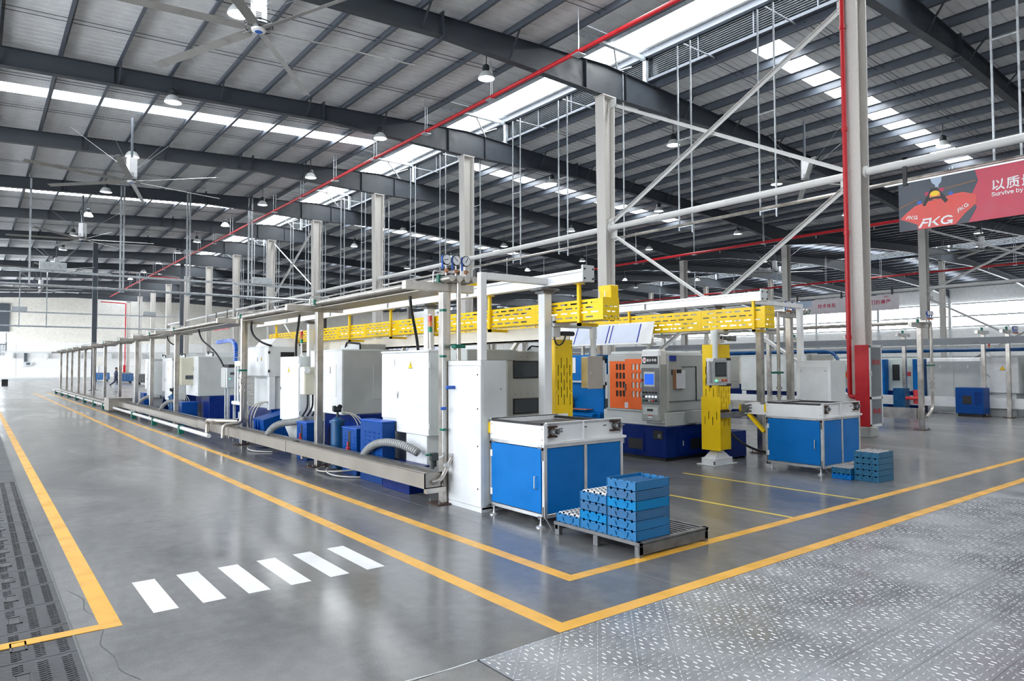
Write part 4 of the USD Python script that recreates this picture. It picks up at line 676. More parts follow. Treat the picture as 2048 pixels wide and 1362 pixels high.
for k in range(4): crate(4.912, 4.805, CZ + .0935 * k, ['crate_blue', 'crate_bright', 'crate_mid', 'crate_blue'][k], 'blue crate in the middle stack on the pallet, %s' % ('topmost, filled with steel half shells' if k == 3 else ORD[k] + ' from the bottom'), 'crates of the middle stack', rib=k == 3)
crate(4.912, 5.187, CZ, 'crate_blue', 'single blue plastic crate of steel half shells at the far end of the pallet', 'crates on the pallet', d=.355)
for k in range(5): crate(10.74, 4.82, .001 + .0905 * k, 'crate_teal', 'dark teal crate in the right floor stack, %s' % ('topmost, holding steel half shells' if k == 4 else ORD[k] + ' from the floor'), 'crates of the right floor stack', h=.090, rib=k == 4)
for k in range(2): crate(10.66, 5.205, .001 + .0905 * k, 'panel_blue' if k == 0 else 'crate_teal', 'low crate stacked beside the tall right floor stack, %s' % ('bottom one, brighter blue' if k == 0 else 'upper one, filled with half shells'), 'crates of the right floor stack', h=.090, d=.30, rib=k == 1)
def shell_mesh():
    P = ell(0, 0, .036, .036, 0, 180).difference(ell(0, 0, .028, .028, 0, 180).union(sbox(-.028, -.01, .028, .001))); P2 = ell(0, 0, .040, .040, 0, 180).difference(ell(0, 0, .028, .028, 0, 180).union(sbox(-.028, -.01, .028, .001)))
    return place(extr(P, .050), (.025, 0, 0), (0, 1, 0), (0, 0, 1)), cat(*[place(extr(P2, .006), (x, 0, 0), (0, 1, 0), (0, 0, 1)) for x in (-.025, .019)])
SB, SR = shell_mesh(); sh0 = None
for nm, (x, y, z, d, n) in {'in the single crate on the pallet': (4.912, 5.187, CZ + .066, .355, 8), 'in the middle stack top crate': (4.912, 4.805, CZ + .0935 * 3 + .066, .372, 8), 'in the right floor stack top crate': (10.74, 4.82, .0905 * 4 + .06, .372, 7), 'in the low crate at right': (10.66, 5.205, .0905 + .06, .30, 7)}.items():
    for r in range(4):
        for c in range(n):
            lab = 'steel half shell, %s of row %s %s' % (ORD[c], ORD[r], nm); g = 'steel half shells ' + nm
            at = (x + .04 + c * .056, y + d * (.14 + .24 * r), z)
            if sh0 is None:
                sh0 = thing('bearing_shell', lab, 'bearing', g, at); obj('shell', SB, 'dark_metal', sh0, 35); obj('rim_rings', SR, 'alu', sh0, 35)
            else: dup(sh0, at, lab, g)

# ---------------------------------------------------------------- left machine line: tray posts, tray pipes, trough
PX0 = 4.88
PY = [round(y * 4.88 / 4.75, 2) for y in (7.5, 11.6, 15.88, 22.45, 26.1, 28.9, 32.6, 36.8, 40.6, 44.2, 47.1, 50.7, 53.6, 57.6)]
def tray_post(loc, label, group, rz=0, detail=True, arm=(-.61, .44)):
    t = thing('tray_post', label, 'post', group, loc, rz)
    obj('upright', bx(-.06, -.06, .01, .06, .06, 2.77, .006), 'steel', t); obj('cross_arm', bx(arm[0], -.05, 2.77, arm[1], .05, 2.88, .004), 'steel', t)
    obj('base_plate', bx(-.19, -.15, 0, .19, .15, .014, .003), 'rust', t)
    if detail:
        for a in (-.15, .15):
            for b in (-.11, .11): obj('anchor_bolt', cyl((a, b, .012), (a, b, .06), .011, 8), 'dark_metal', t)
    obj('pipe_clamp', bx(-.11, -.03, 2.88, -.07, .03, 2.99), 'green', t)
    obj('loop_pipe', tube([(-.16, .02, 2.88), (-.16, .02, 3.04), (.20, .02, 3.04), (.20, .02, 2.96)], .012, 8, .04), 'alu', t, 35)
    return t
tp0 = tray_post((PX0, PY[0], 0), 'nearest stainless tray post with gauges on top beside the tall white cabinet', 'tray posts of the left machine line')
for k, y in enumerate(PY[1:], 1): dup(tp0, (PX0, y, 0), 'stainless tray post of the left line, %s from the camera' % ORD[k])
for k, x in enumerate((4.83, 4.95, 5.07, 5.19)):
    solo('tray_pipe', cyl((x, 7.45, 2.925), (x, 59.4, 2.925), .045, 12), 'steel', 'long stainless pipe laid on the left tray posts, %s from the walkway side' % ORD[k], 'pipe', 'stainless pipes on the left tray', smooth=35)
solo('pipe_tray', bx(4.75, 7.8, 2.815, 5.28, 59.4, 2.827), 'trough', 'flat stainless tray sheet under the long pipes of the left line', 'tray')
t = thing('drain_trough', 'long stainless drain trough along the walkway in front of the left machines', 'trough', None, (0, 0, 0))
def trough(x0, x1, y0, y1, z0, z1, nm, mm='trough'):
    P = Polygon([(x0, z1), (x0, z0), (x1, z0), (x1, z1), (x1 - .012, z1), (x1 - .012, z0 + .012), (x0 + .012, z0 + .012), (x0 + .012, z1)]).buffer(0)
    obj(nm, cat(prof_y(P, y0, y1), bx(x0 - .0, y0, z1 - .004, x0 + .045, y1, z1 + .006), bx(x0, y0, z0, x1, y0 + .01, z1)), mm, t)
trough(4.50, 4.75, 7.58, 12.5, .235, .43, 'channel'); trough(4.50, 4.75, 12.505, 18.9, .23, .425, 'channel'); trough(4.50, 4.75, 18.905, 31.25, .215, .40, 'channel'); trough(4.50, 4.75, 32.55, 58.5, .13, .27, 'channel')
for y in PY[:6]: obj('support_bracket', bx(4.53, y - .13, .17, 4.82, y - .06, .235), 'steel', t)
obj('inner_flange', bx(4.70, 7.58, .425, 4.81, 31, .433), 'dark_metal', t)
b = thing('drain_box', 'grey sheet metal box set in the drain trough far along the walkway', 'box', None, (4.60, 31.9, 0)); obj('body', bx(-.42, -.6, .05, .42, .6, .52, .01), 'trough', b); obj('lid', bx(-.44, -.62, .52, .44, .62, .54, .004), 'steel', b)
t = thing('floor_pipe', 'pale drain pipe running low along the outside of the trough', 'pipe'); obj('pipe', cyl((4.36, 17.2, .16), (4.36, 58.5, .16), .05, 12), 'tube_white', t, 35)
for k, y in enumerate((20, 23.5, 27, 34, 37, 40.5, 44, 48, 52, 56)): obj('clamp', bx(4.29, y - .06, .0, 4.43, y + .06, .225, .008), 'green', t)
t = thing('downpipe', 'thin stainless downpipe with blue valves on the nearest tray post', 'pipe')
obj('pipe', tube([(4.99, 7.54, 2.9), (4.99, 7.54, .78), (4.72, 7.54, .34), (4.60, 7.57, .31)], .030, 12, .12), 'steel', t, 35)
obj('valve_body', cat(cyl((4.99, 7.54, 1.42), (4.99, 7.54, 1.62), .042, 12), bx(4.95, 7.50, 1.49, 5.03, 7.58, 1.56, .01)), 'alu', t, 35)
for z in (1.25, 1.34, 1.70, 1.76): obj('union_nut', cyl((4.99, 7.54, z), (4.99, 7.54, z + .03), .046, 10), 'alu', t)
obj('valve_handle', bx(4.76, 7.46, 1.49, 4.90, 7.50, 1.535, .01), 'valve_blue', t); obj('clamp', bx(4.90, 7.48, 2.02, 5.06, 7.58, 2.07, .004), 'green', t)
for z, r in ((.62, .04), (.50, .04), (.86, .038)): obj('coupling', cyl((4.99 - max(0, .78 - z) * .7, 7.54, z), (4.99 - max(0, .78 - z) * .7 + .0, 7.54, z + .04), r, 12), 'alu', t)
t = thing('downpipe', 'slim vertical air line with blue valve on the walkway side of the nearest post', 'pipe')
obj('pipe', tube([(4.79, 7.60, 2.75), (4.79, 7.60, .62), (4.68, 7.60, .60)], .013, 8, .03), 'alu', t, 35); obj('valve_handle', bx(4.74, 7.56, 1.22, 4.82, 7.59, 1.26, .008), 'valve_blue', t)
obj('clip', cat(*[bx(4.77, 7.58, z, 4.83, 7.66, z + .03) for z in (.95, 1.9, 2.5)]), 'green', t); obj('filter_regulator', cat(bx(4.60, 7.56, .58, 4.70, 7.64, .68, .01), cyl((4.63, 7.60, .48), (4.63, 7.60, .58), .025, 10), cyl((4.67, 7.60, .5), (4.67, 7.60, .58), .02, 10)), 'lamp_dark', t); obj('coupling', cyl((4.53, 7.60, .66), (4.60, 7.60, .66), .014, 8), 'green', t)
t = thing('downpipe', 'stout stainless downpipe with valves on the third tray post', 'pipe')
obj('pipe', tube([(4.78, 16.12, 2.88), (4.78, 16.12, .52), (4.38, 16.12, .48), (4.38, 16.12, .20)], .045, 12, .10), 'steel', t, 35); obj('valve_body', cat(*[cyl((4.78, 16.12, z), (4.78, 16.12, z + .06), .07, 12) for z in (1.22, 1.36, 1.55)], bx(4.72, 16.04, 1.40, 4.84, 16.20, 1.52, .01)), 'steel', t, 35); obj('clamp', bx(4.70, 16.06, 1.68, 4.88, 16.18, 1.72), 'green', t)
solo('drain_elbow', tube([(4.85, 16.6, .52), (4.45, 17.0, .52), (4.42, 17.6, .5), (4.42, 17.6, .2)], .055, 12, .12), 'steel', 'thick stainless drain elbow arching over the trough', 'pipe', smooth=35)
# pressure gauges: on their own stems on the pipes
def gauge(loc, label, face=-1, needle=.8, group='pressure gauges on the nearest tray post'):
    t = thing('pressure_gauge', label, 'gauge', group, loc)
    obj('case', lathe([(0, -.0), (.068, .0), (.072, .012), (.066, .045), (0, .045)], (0, 0, .20), 24, 'y'), 'black', t, 30)
    d = obj('dial', lathe([(0, -.003), (.060, -.003), (.060, .001), (0, .001)], (0, 0, .20), 24, 'y'), 'paper', t)
    obj('needle', bar((-.02 * math.cos(needle), -.006, .20 - .02 * math.sin(needle)), (.045 * math.cos(needle), -.006, .20 + .045 * math.sin(needle)), .003, .007), 'black', d)
    for k in range(9): a = math.radians(-45 + 33.75 * k); obj('tick', bar((.046 * math.cos(a), -.005, .20 + .046 * math.sin(a)), (.055 * math.cos(a), -.005, .20 + .055 * math.sin(a)), .002, .003), 'black', d)
    obj('stem', cyl((0, .02, 0), (0, .02, .135), .012, 10), 'alu', t); obj('valve', cat(cyl((0, .02, .03), (0, .02, .08), .024, 10), cyl((0, -.03, .055), (0, .02, .055), .015, 8)), 'clip_brown', t); obj('lever', bx(-.075, .0, .07, -.05, .02, .25, .006), 'valve_blue', t)
    return t
for k, (x, n) in enumerate(((4.76, 3.3), (4.91, 2.3), (5.06, 1.1))): gauge((x, 7.46, 2.96), 'round pressure gauge on top of the nearest tray post, %s of three from the left' % ORD[k], needle=n)

# ---------------------------------------------------------------- machines of the left line
def warn_sign(parent, x, y, z, s=.055, nx=True):
    tri = Polygon([(-s, -s * .8), (s, -s * .8), (0, s)])
    put = (lambda poly, d, e: place(extr(poly, d), (x - e, y, z), (0, -1, 0), (0, 0, 1))) if nx else (lambda poly, d, e: place(extr(poly, d), (x, y - e, z), (1, 0, 0), (0, 0, 1)))
    w = obj('warning_sign', put(tri, .001, 0), 'black', parent); obj('sign_face', put(affinity.scale(tri, .84, .84, origin=(0, -.005)), .001, .001), 'yellow', w)
    obj('sign_bolt', put(Polygon([(.003, s * .35), (-.010, -.01), (-.001, -.008), (-.006, -s * .55), (.010, -.002), (.001, -.002), (.009, s * .35)]).buffer(0), .001, .002), 'black', w)
c = thing('electrical_cabinet', 'tall white electrical cabinet behind the nearer blue conveyor', 'cabinet', None, (4.885, 6.89, 0))
obj('body', bx(.012, 0, .03, .40, .74, 1.855, .004), 'light_grey', c); obj('front_panel', bx(0, .004, .06, .012, .74, 1.79, .004), 'cab_white', c); obj('top_strip', bx(0, 0, 1.795, .012, .74, 1.855, .003), 'cab_white', c); obj('plinth', bx(.004, .0, .0, .40, .74, .056), 'cab_white', c)
for z in (.28, .80, 1.26, 1.68): obj('screw', cyl((-.004, .07, z), (0, .07, z), .010, 10), 'black', c)
obj('side_panel', bx(.03, -.006, .06, .385, 0, 1.83, .003), 'light_grey', c); obj('screw', cyl((.30, -.010, 1.5), (.30, -.006, 1.5), .008, 8), 'black', c)
c = thing('electrical_cabinet', 'white wall box cabinet with yellow warning triangle left of the nearest tray post', 'cabinet', None, (5.10, 8.48, 0))
obj('body', bx(.02, 0, .79, .30, 1.44, 2.0, .005), 'light_grey', c); d = obj('door', bx(0, .005, .79, .02, .94, 1.985, .006), 'cab_white', c); obj('fixed_panel', bx(.003, .945, .98, .02, 1.44, 1.985, .004), 'cab_white', c); obj('top_cover', bx(-.01, -.01, 1.99, .31, 1.45, 2.02, .006), 'cab_white', c)
obj('handle', cat(bx(-.014, .88, 1.34, 0, .91, 1.40, .004), bar((-.016, .895, 1.37), (-.03, .86, 1.30), .016, .008)), 'alu', d)
for z in (.93, 1.80): obj('hinge', bx(.004, -.014, z - .045, .03, .004, z + .045, .004), 'alu', d)
warn_sign(c, -.001, .52, 1.80, .062); obj('fixed_handle', bx(-.006, 1.0, 1.80, .003, 1.02, 1.90), 'alu', c)
pd = obj('pedestal', bx(.03, .10, 0, .28, .70, .79, .006), 'cab_white', c)
for k in range(6):
    for a in (.22, .44): obj('louvre_slot', bx(.024, a, .12 + .05 * k, .032, a + .16, .132 + .05 * k), 'light_grey', pd)
def signal_tower(loc, label):
    t = thing('signal_tower', label, 'signal lamp', 'red amber green signal towers', loc)
    obj('pole', lathe([(0, 0), (.028, 0), (.024, .02), (.012, .03), (.018, .26), (0, .26)], (0, 0, 0), 14), 'white', t, 30)
    for k, m in enumerate(('sig_green', 'amber', 'sig_red')): obj('lens', lathe([(0, 0), (.030, 0), (.030, .075), (0, .075)], (0, 0, .26 + .08 * k), 16), m, t, 30)
    obj('cap', lathe([(0, 0), (.031, 0), (.026, .02), (0, .025)], (0, 0, .50), 16), 'white', t, 30); return t
s0 = signal_tower((5.2, 8.60, 2.02), 'red amber and green signal tower on the wall box cabinet near the first post')
dup(s0, (5.2, 13.6, 2.0), 'signal tower on the white cabinet by the second tray post'); dup(s0, (5.22, 24.9, 2.02), 'signal tower on the small far cabinet of the left line')
def cable(name, pts, r, m, label, c='cable', n=16, grp=None):
    return solo(name, tube(bez(*pts, n=n), r, 8), m, label, c, grp, smooth=True)
cable('power_cable', ((4.95, 8.75, 2.8), (4.97, 8.75, 2.5), (5.15, 8.9, 2.3), (5.2, 8.95, 2.02)), .022, 'black', 'straight black cable dropping from the tray to the wall box cabinet')
cable('power_cable', ((5.0, 13.2, 2.8), (5.0, 13.25, 2.5), (5.15, 13.8, 2.4), (5.2, 13.9, 2.0)), .024, 'black', 'black cable dropping from the tray beside the second signal tower')
cable('power_cable', ((4.95, 16.0, 2.8), (4.95, 16.3, 2.35), (5.3, 15.6, 2.25), (5.4, 16.0, 2.27)), .024, 'black', 'black cable curving from the tray to the tall white machine')
cable('power_cable', ((4.9, 20.5, 2.8), (4.9, 20.2, 2.3), (4.95, 19.4, 2.5), (5.0, 18.4, 1.8)), .024, 'black', 'long black cable sagging from the tray to the grey control box')
cable('power_cable', ((5.0, 25.0, 2.8), (5.0, 25.0, 2.6), (5.2, 24.95, 2.5), (5.2, 25.0, 2.53)), .02, 'black', 'short black cable above the far signal tower')

def turning_machine(loc, label, group, nose=True, w=1.35, d=1.5, zt=2.1, fm='cab_white', sm='mach_grey', base='navy'):
    """a grey cabinet machine on a navy base, its outer side facing -x"""
    t = thing('turning_machine', label, 'machine', group, loc)
    obj('enclosure', bx(.012, 0, .89, w, d, zt, .012), sm, t); f = obj('outer_cover', bx(0, .004, .90, .012, d, zt - .03, .004), fm, t); obj('top_cover', bx(-.004, -.004, zt - .03, w, d, zt, .006), 'light_grey', t)
    obj('base', bx(.30, -.10, .02, w, d, .89, .01), base, t); obj('plinth', bx(.34, -.06, 0, w - .04, d - .04, .03), 'black', t)
    obj('hatch', bx(-.006, .25, 1.22, .001, .75, zt - .28, .003), fm, f); obj('hatch_handle', bx(-.012, .50, zt - .45, -.005, .52, zt - .32), 'dark_metal', f)
    obj('side_hatch', cat(bx(.62, -.008, 1.16, w - .05, .0, zt - .28, .003)), sm, t); obj('knob', cyl((-.014, .10, .97), (0, .10, .97), .012, 8), 'dark_metal', f)
    obj('conduit', tube([(.5, .3, zt), (.5, .3, zt + .12), (.5, .9, zt + .16), (.6, 1.2, zt + .02)], .02, 8, .08), 'black', t); obj('lid_box', bx(.55, .45, zt, w - .15, d - .2, zt + .12, .01), 'light_grey', t)
    return t
GL_ = 'cabinet machines of the left line'
m1 = thing('turning_machine', 'beige grey machine with two dark windows behind the tall white cabinet', 'machine', GL_, (5.37, 7.9, 0))
obj('enclosure', bx(0, 0, .30, 1.35, 2.2, 2.0, .012), 'mach_beige', m1); obj('top_cover', bx(-.01, -.01, 1.86, .86, 2.2, 2.02, .01), 'mach_grey', m1); obj('base', bx(.1, .05, .0, 1.3, 2.15, .31), 'navy', m1)
for z0, z1 in ((1.60, 1.86), (1.08, 1.31)):
    w_ = obj('window_frame', bx(.80, -.012, z0, 1.28, .0, z1, .006), 'black', m1); obj('window_glass', bx(.82, -.016, z0 + .02, 1.26, -.011, z1 - .02, .004), 'glass_dark', w_)
    for a in (.84, .96, 1.08, 1.2): obj('rivet', cyl((a, -.004, z1 + .06), (a, 0, z1 + .06), .007, 8), 'dark_metal', m1)
obj('door_edge', bx(.66, -.02, .30, .70, .0, 1.83, .004), 'light_grey', m1); obj('door_leaf', bx(.0, -.02, .30, .655, -.005, 1.84, .004), 'light_grey', m1)
m2 = turning_machine((5.3, 11.87, 0), 'grey machine with white outer cover on navy base behind the second tray post', GL_)
dup(m2, (5.3, 22.2, 0), 'grey machine with white outer cover between the third and fourth tray posts')
dup(m2, (5.35, 26.0, 0), 'far grey machine of the left line behind the fourth tray post'); dup(m2, (5.35, 29.2, 0), 'last grey machine of the left line near the drain box')
def slim_cabinet(loc, label):
    c = thing('electrical_cabinet', label, 'cabinet', None, loc)
    obj('body', bx(.02, 0, .68, .42, 1.06, 1.99, .006), 'light_grey', c); d = obj('door', bx(0, .01, .68, .02, 1.05, 1.985, .006), 'cab_white', c); obj('chute', trimesh.convex.convex_hull(np.array([(a, b, z) for a, b, z in ((.02, .05, .68), (.4, .05, .68), (.02, 1, .68), (.4, 1, .68), (.12, .35, .30), (.36, .35, .30), (.12, .8, .30), (.36, .8, .30))])), 'light_grey', c)
    obj('leg', bx(.14, .40, 0, .34, .75, .31), 'mach_grey', c); obj('latch', bx(-.012, .99, 1.30, 0, 1.01, 1.36, .003), 'dark_metal', d); warn_sign(c, -.001, .55, 1.72, .06)
    for z in (.85, 1.80): obj('hinge', bx(.004, -.012, z - .04, .03, .004, z + .04, .003), 'alu', d)
    return c
e0 = slim_cabinet((5.10, 13.49, 0), 'white cabinet with yellow warning triangle left of the second tray post'); dup(e0, (5.10, 24.72, 0), 'white slim cabinet by the fourth tray post'); dup(e0, (5.10, 27.85, 0), 'white slim cabinet farthest along the left line')
b = thing('control_box', 'beige control box with small display beside the second tray post', 'control box', None, (4.98, 12.85, 1.24)); obj('body', bx(.0, 0, 0, .40, .22, .54, .012), 'beige_box', b); obj('side_door', bx(-.012, .01, .01, 0, .21, .53, .006), 'cream', b); obj('display', cat(bx(.19, -.006, .33, .33, 0, .43)), 'glass_dark', b); obj('reel', lathe([(0, -.03), (.055, -.03), (.055, .03), (0, .03)], (.03, -.04, .47), 16, 'y'), 'alu', b); obj('cable_gland', cat(*[tube([(.1 + .1 * k, .1, 0), (.1 + .1 * k, .1, -.25), (.05 + .1 * k, .25, -.42)], .02, 8, .1) for k in range(3)]), 'black', b)
b = thing('control_box', 'cream control box with keypad hung by the fourth tray post', 'control box', None, (4.95, 22.75, 1.22)); obj('body', bx(0, 0, 0, .45, .35, .85, .01), 'beige_box', b); obj('keypad', bx(.12, -.008, .18, .36, 0, .30), 'glass_dark', b); obj('back_plate', bx(.45, .05, -.3, .50, .3, .85, .004), 'black', b)
# filter column, chip bins, small blue units
for k, (x, y) in enumerate(((5.02, 11.42), (5.02, 24.2))):
    t = thing('filter_tank', 'blue cylindrical filter tank with fittings, %s' % ('right of the second tray post' if k == 0 else 'by the fourth tray post'), 'tank', 'blue filter tanks', (x, y, 0))
    obj('vessel', lathe([(0, .02), (.115, .02), (.115, .80), (.10, .86), (.04, .90), (0, .90)], (0, 0, 0), 24), 'tank_blue', t, 30); obj('top_flange', lathe([(0, .80), (.14, .80), (.14, .84), (0, .84)], (0, 0, 0), 24), 'tank_blue', t, 30); obj('stand', cat(*[cyl((.1 * math.cos(a), .1 * math.sin(a), 0), (.1 * math.cos(a), .1 * math.sin(a), .1), .012, 6) for a in (0, 2.1, 4.2)]), 'dark_metal', t)
    obj('regulator', cat(cyl((0, 0, .90), (0, 0, 1.08), .02, 10), cyl((-.06, 0, 1.02), (.06, 0, 1.02), .035, 12), bx(-.09, -.03, 1.0, -.03, .03, 1.1, .01)), 'lamp_dark', t); obj('regulator_gauge', lathe([(0, -.02), (.04, -.02), (.04, .01), (0, .01)], (.02, -.04, 1.08), 16, 'y'), 'black', t)
    for q in range(3): obj('air_hose', tube(bez((.05, -.02, .98), (.35 + .06 * q, -.1, 1.0), (.45 + .05 * q, -.15 - .1 * q, .6), (.2 + .1 * q, -.15, .1), 14), .011, 6), 'clear_hose', t, True)
def coolant_unit(loc, label, w, d, h, m='blue_unit', valve=False):
    t = thing('coolant_unit', label, 'coolant unit', 'blue louvred coolant units', loc)
    obj('body', bx(0, 0, .0, w, d, h - .02, .006), m, t); obj('lid', bx(-.008, -.008, h - .02, w + .008, d + .008, h, .004), 'valve_blue', t); obj('seam', bx(-.003, 0, h * .38, .002, d, h * .385), 'black', t)
    cols = 4 if not valve else 2
    for c in range(cols):
        for r in range(6):
            yy = d * (.10 + .21 * c) if not valve else (d * (.08 + .62 * c)); obj('louvre', place(extr(ell(0, 0, .042, .016, 0, 180), .012), (0, yy + .05, h * .45 + .062 * r * h / .9), (0, -1, 0), (0, 0, 1)), m, t)
    if valve: obj('slot', bx(-.004, d * .40, .1, .002, d * .56, h - .06), 'black', t); obj('red_valve', cat(cyl((-.03, d * .48, h * .3), (-.03, d * .48, h * .7), .014, 8), cyl((-.05, d * .48, h * .55), (.0, d * .48, h * .55), .03, 10), bx(-.05, d * .42, h * .35, -.01, d * .54, h * .40)), 'sig_red', t)
    return t
coolant_unit((4.87, 9.45, 0), 'larger blue louvred unit beside the wall box cabinet', .22, .75, .95); coolant_unit((4.92, 10.45, 0), 'small blue louvred unit with red valve left of the larger one', .34, .55, .77, 'blue_unit', True)
coolant_unit((4.98, 12.75, 0), 'blue louvred unit with red valve below the beige control box', .34, .50, .72, 'blue_unit', True); coolant_unit((5.0, 22.85, 0), 'blue louvred unit below the cream control box', .45, .55, .70); coolant_unit((5.0, 28.9, 0), 'far blue unit by the fifth tray post', .42, .7, .8)
t = thing('drip_tank', 'dark blue low tank under the nearest trough end', 'tank', None, (4.80, 8.3, 0)); obj('body', bx(0, .2, 0, .32, 1.0, .36, .005), 'navy', t); obj('lid', bx(-.01, .19, .36, .33, 1.01, .375), 'navy', t)
def hose(pts, r, m, label, n=18):
    P = bez(*pts, n=n * 2); t = thing('flexible_hose', label, 'hose'); obj('tube', tube(P, r, 10), m, t, True)
    obj('rib_rings', cat(*[tube([a, a + (b - a) * .35], r * 1.1, 10) for a, b in zip(P, P[1:])]), m, t, True)
hose(((4.78, 9.9, .40), (4.78, 9.6, .72), (4.85, 8.9, .72), (5.0, 8.6, .55)), .055, 'hose', 'ribbed grey hose arching over the trough near the first post'); hose(((4.74, 14.2, .40), (4.8, 13.9, .75), (5.0, 13.6, .6), (5.2, 13.4, .75)), .065, 'hose', 'ribbed grey hose below the white cabinet at the second post')
hose(((4.74, 24.6, .35), (4.8, 24.2, .8), (5.1, 24.0, .7), (5.3, 23.9, .6)), .06, 'hose', 'ribbed grey hose by the fourth tray post'); hose(((4.74, 28.4, .35), (4.8, 28.0, .8), (5.1, 27.6, .7), (5.3, 27.4, .7)), .06, 'hose', 'ribbed grey hose at the far blue unit')
for k, (y, q) in enumerate(((10.2, 1), (11.7, -1), (14.4, 1))): cable('floor_hose', ((4.9, y, .02), (4.45, y + .3 * q, .02), (4.5, y + .9 * q, .04), (5.0, y + 1.2 * q, .10)), .012, 'clear_hose', 'thin clear hose lying on the floor under the trough, %s one' % ORD[k], 'hose')
# tall white machine with a recess and navy chip bin
t = thing('grinding_machine', 'tall white machine with black vent and open recess by the third tray post', 'machine', None, (5.32, 15.95, 0))
up = obj('upper_cabinet', bx(0, 0, 1.55, .8, 1.5, 2.26, .01), 'light_grey', t); d = obj('upper_door', bx(-.014, .02, 1.57, 0, 1.48, 2.23, .006), 'cab_white', t); warn_sign(t, -.015, .45, 1.97, .055); obj('latch', bx(-.022, .72, 1.9, -.013, .74, 2.0), 'dark_metal', d); obj('hinge', cat(bx(-.006, -.012, 1.65, .03, .004, 1.71), bx(-.006, -.012, 2.08, .03, .004, 2.14)), 'black', up)
obj('vent_grille', bx(.28, -.012, 1.93, .60, .0, 2.12), 'black', up); obj('recess_back', bx(.16, .05, .80, .8, 1.5, 1.55), 'light_grey', t); obj('recess_panel', bx(.15, .35, .95, .16, 1.1, 1.5, .003), 'cab_white', t); obj('post_box', bx(0.02, .0, .78, .16, .14, 1.55, .006), 'cab_white', t); obj('post_box', bx(.40, .0, .85, .85, .12, 1.55, .006), 'pale_green', t)
obj('base', bx(.05, -.05, 0, .9, 1.6, .80, .01), 'navy', t); obj('top_hood', prof_y([(.10, 2.26), (.25, 2.45), (.70, 2.45), (.8, 2.26)], .2, 1.3), 'white', t)
bn_ = obj('chip_bin', trimesh.convex.convex_hull(np.array([(-.30, -.75, .05), (-.30, -.1, .05), (.25, -.75, .05), (.25, -.1, .05), (-.36, -.78, .62), (-.36, -.06, .62), (.3, -.78, .80), (.3, -.06, .80)])), 'blue_unit', t); obj('bin_rib', cat(bx(-.37, -.50, .1, -.33, -.47, .6), bx(-.37, -.30, .1, -.33, -.27, .6)), 'navy', bn_)
for k in range(3): obj('coolant_hose', tube(bez((.2, .1, .95), (-.3 - .1 * k, .0, 1.1), (-.4, -.1 + .2 * k, .6), (-.25, .2 + .15 * k, .3), 14), .014, 6), 'clear_hose', t, True)
# stand with grey control box and pipe bundle between the third and fourth posts
t = thing('control_stand', 'grey control box with green lamp on a metal stand, fed by blue cable chain', 'control box', None, (5.0, 17.95, 0))
for a in (.05, .30): obj('leg', bx(.0, a, 0, .05, a + .05, 1.25), 'galv', t)
bd = obj('box', bx(-.06, -.02, 1.25, .26, .42, 1.76, .01), 'galv', t); obj('box_door', bx(-.075, .0, 1.27, -.06, .40, 1.74, .004), 'mach_grey', bd); obj('display', bx(.03, -.026, 1.58, .19, -.02, 1.64), 'glass_dark', bd); obj('green_lamp', cyl((.02, -.032, 1.48), (.02, -.02, 1.48), .016, 10), 'led_green', bd); obj('red_button', cyl((.16, -.036, 1.47), (.16, -.02, 1.47), .018, 10), 'sig_red', bd); obj('top_cap', bx(.0, .0, 1.76, .22, .4, 1.84), 'rubber', bd)
P = rounded([(5.15, 19.6, 2.44), (5.15, 18.2, 2.46), (5.12, 17.75, 2.3), (5.1, 17.75, 1.9)], .3, 6); P = [np.array(q) for q in P]
t = thing('cable_chain', 'blue segmented cable chain arching to the grey control box', 'cable chain'); seg = []
for a, b_ in zip(P, P[1:]):
    n_ = max(1, int(np.linalg.norm(b_ - a) / .075))
    for k in range(n_): seg.append(bar(a + (b_ - a) * (k + .08) / n_, a + (b_ - a) * (k + .9) / n_, .09, .075, (1, 0, 0)))
for s_ in seg: obj('link', s_, 'valve_blue', t)
t = thing('pipe_bundle', 'bundle of slim vertical white topped tubes beside the third tray post', 'pipe bundle', None, (4.95, 16.75, 0))
for k in range(5): obj('tube', cyl((.03 * (k % 2), .11 * k, .95), (.03 * (k % 2), .11 * k, 1.80), .026, 10), 'galv', t, 35)
for k in range(3): obj('filter_cup', lathe([(0, 0), (.045, 0), (.045, .12), (0, .12)], (0, .05 + .16 * k, 1.80), 14), 'cream', t, 30)
obj('manifold', bx(-.06, -.08, .88, .14, .56, .96, .01), 'white', t); obj('frame', cat(bx(-.03, -.05, 0, .02, .0, .9), bx(-.03, .48, 0, .02, .53, .9), bx(-.03, -.05, .5, .15, .53, .54)), 'galv', t); obj('pump_body', cat(cyl((.1, .1, .1), (.1, .1, .8), .07, 12), cyl((.1, .35, .1), (.1, .35, .7), .06, 12)), 'mach_grey', t, 35)
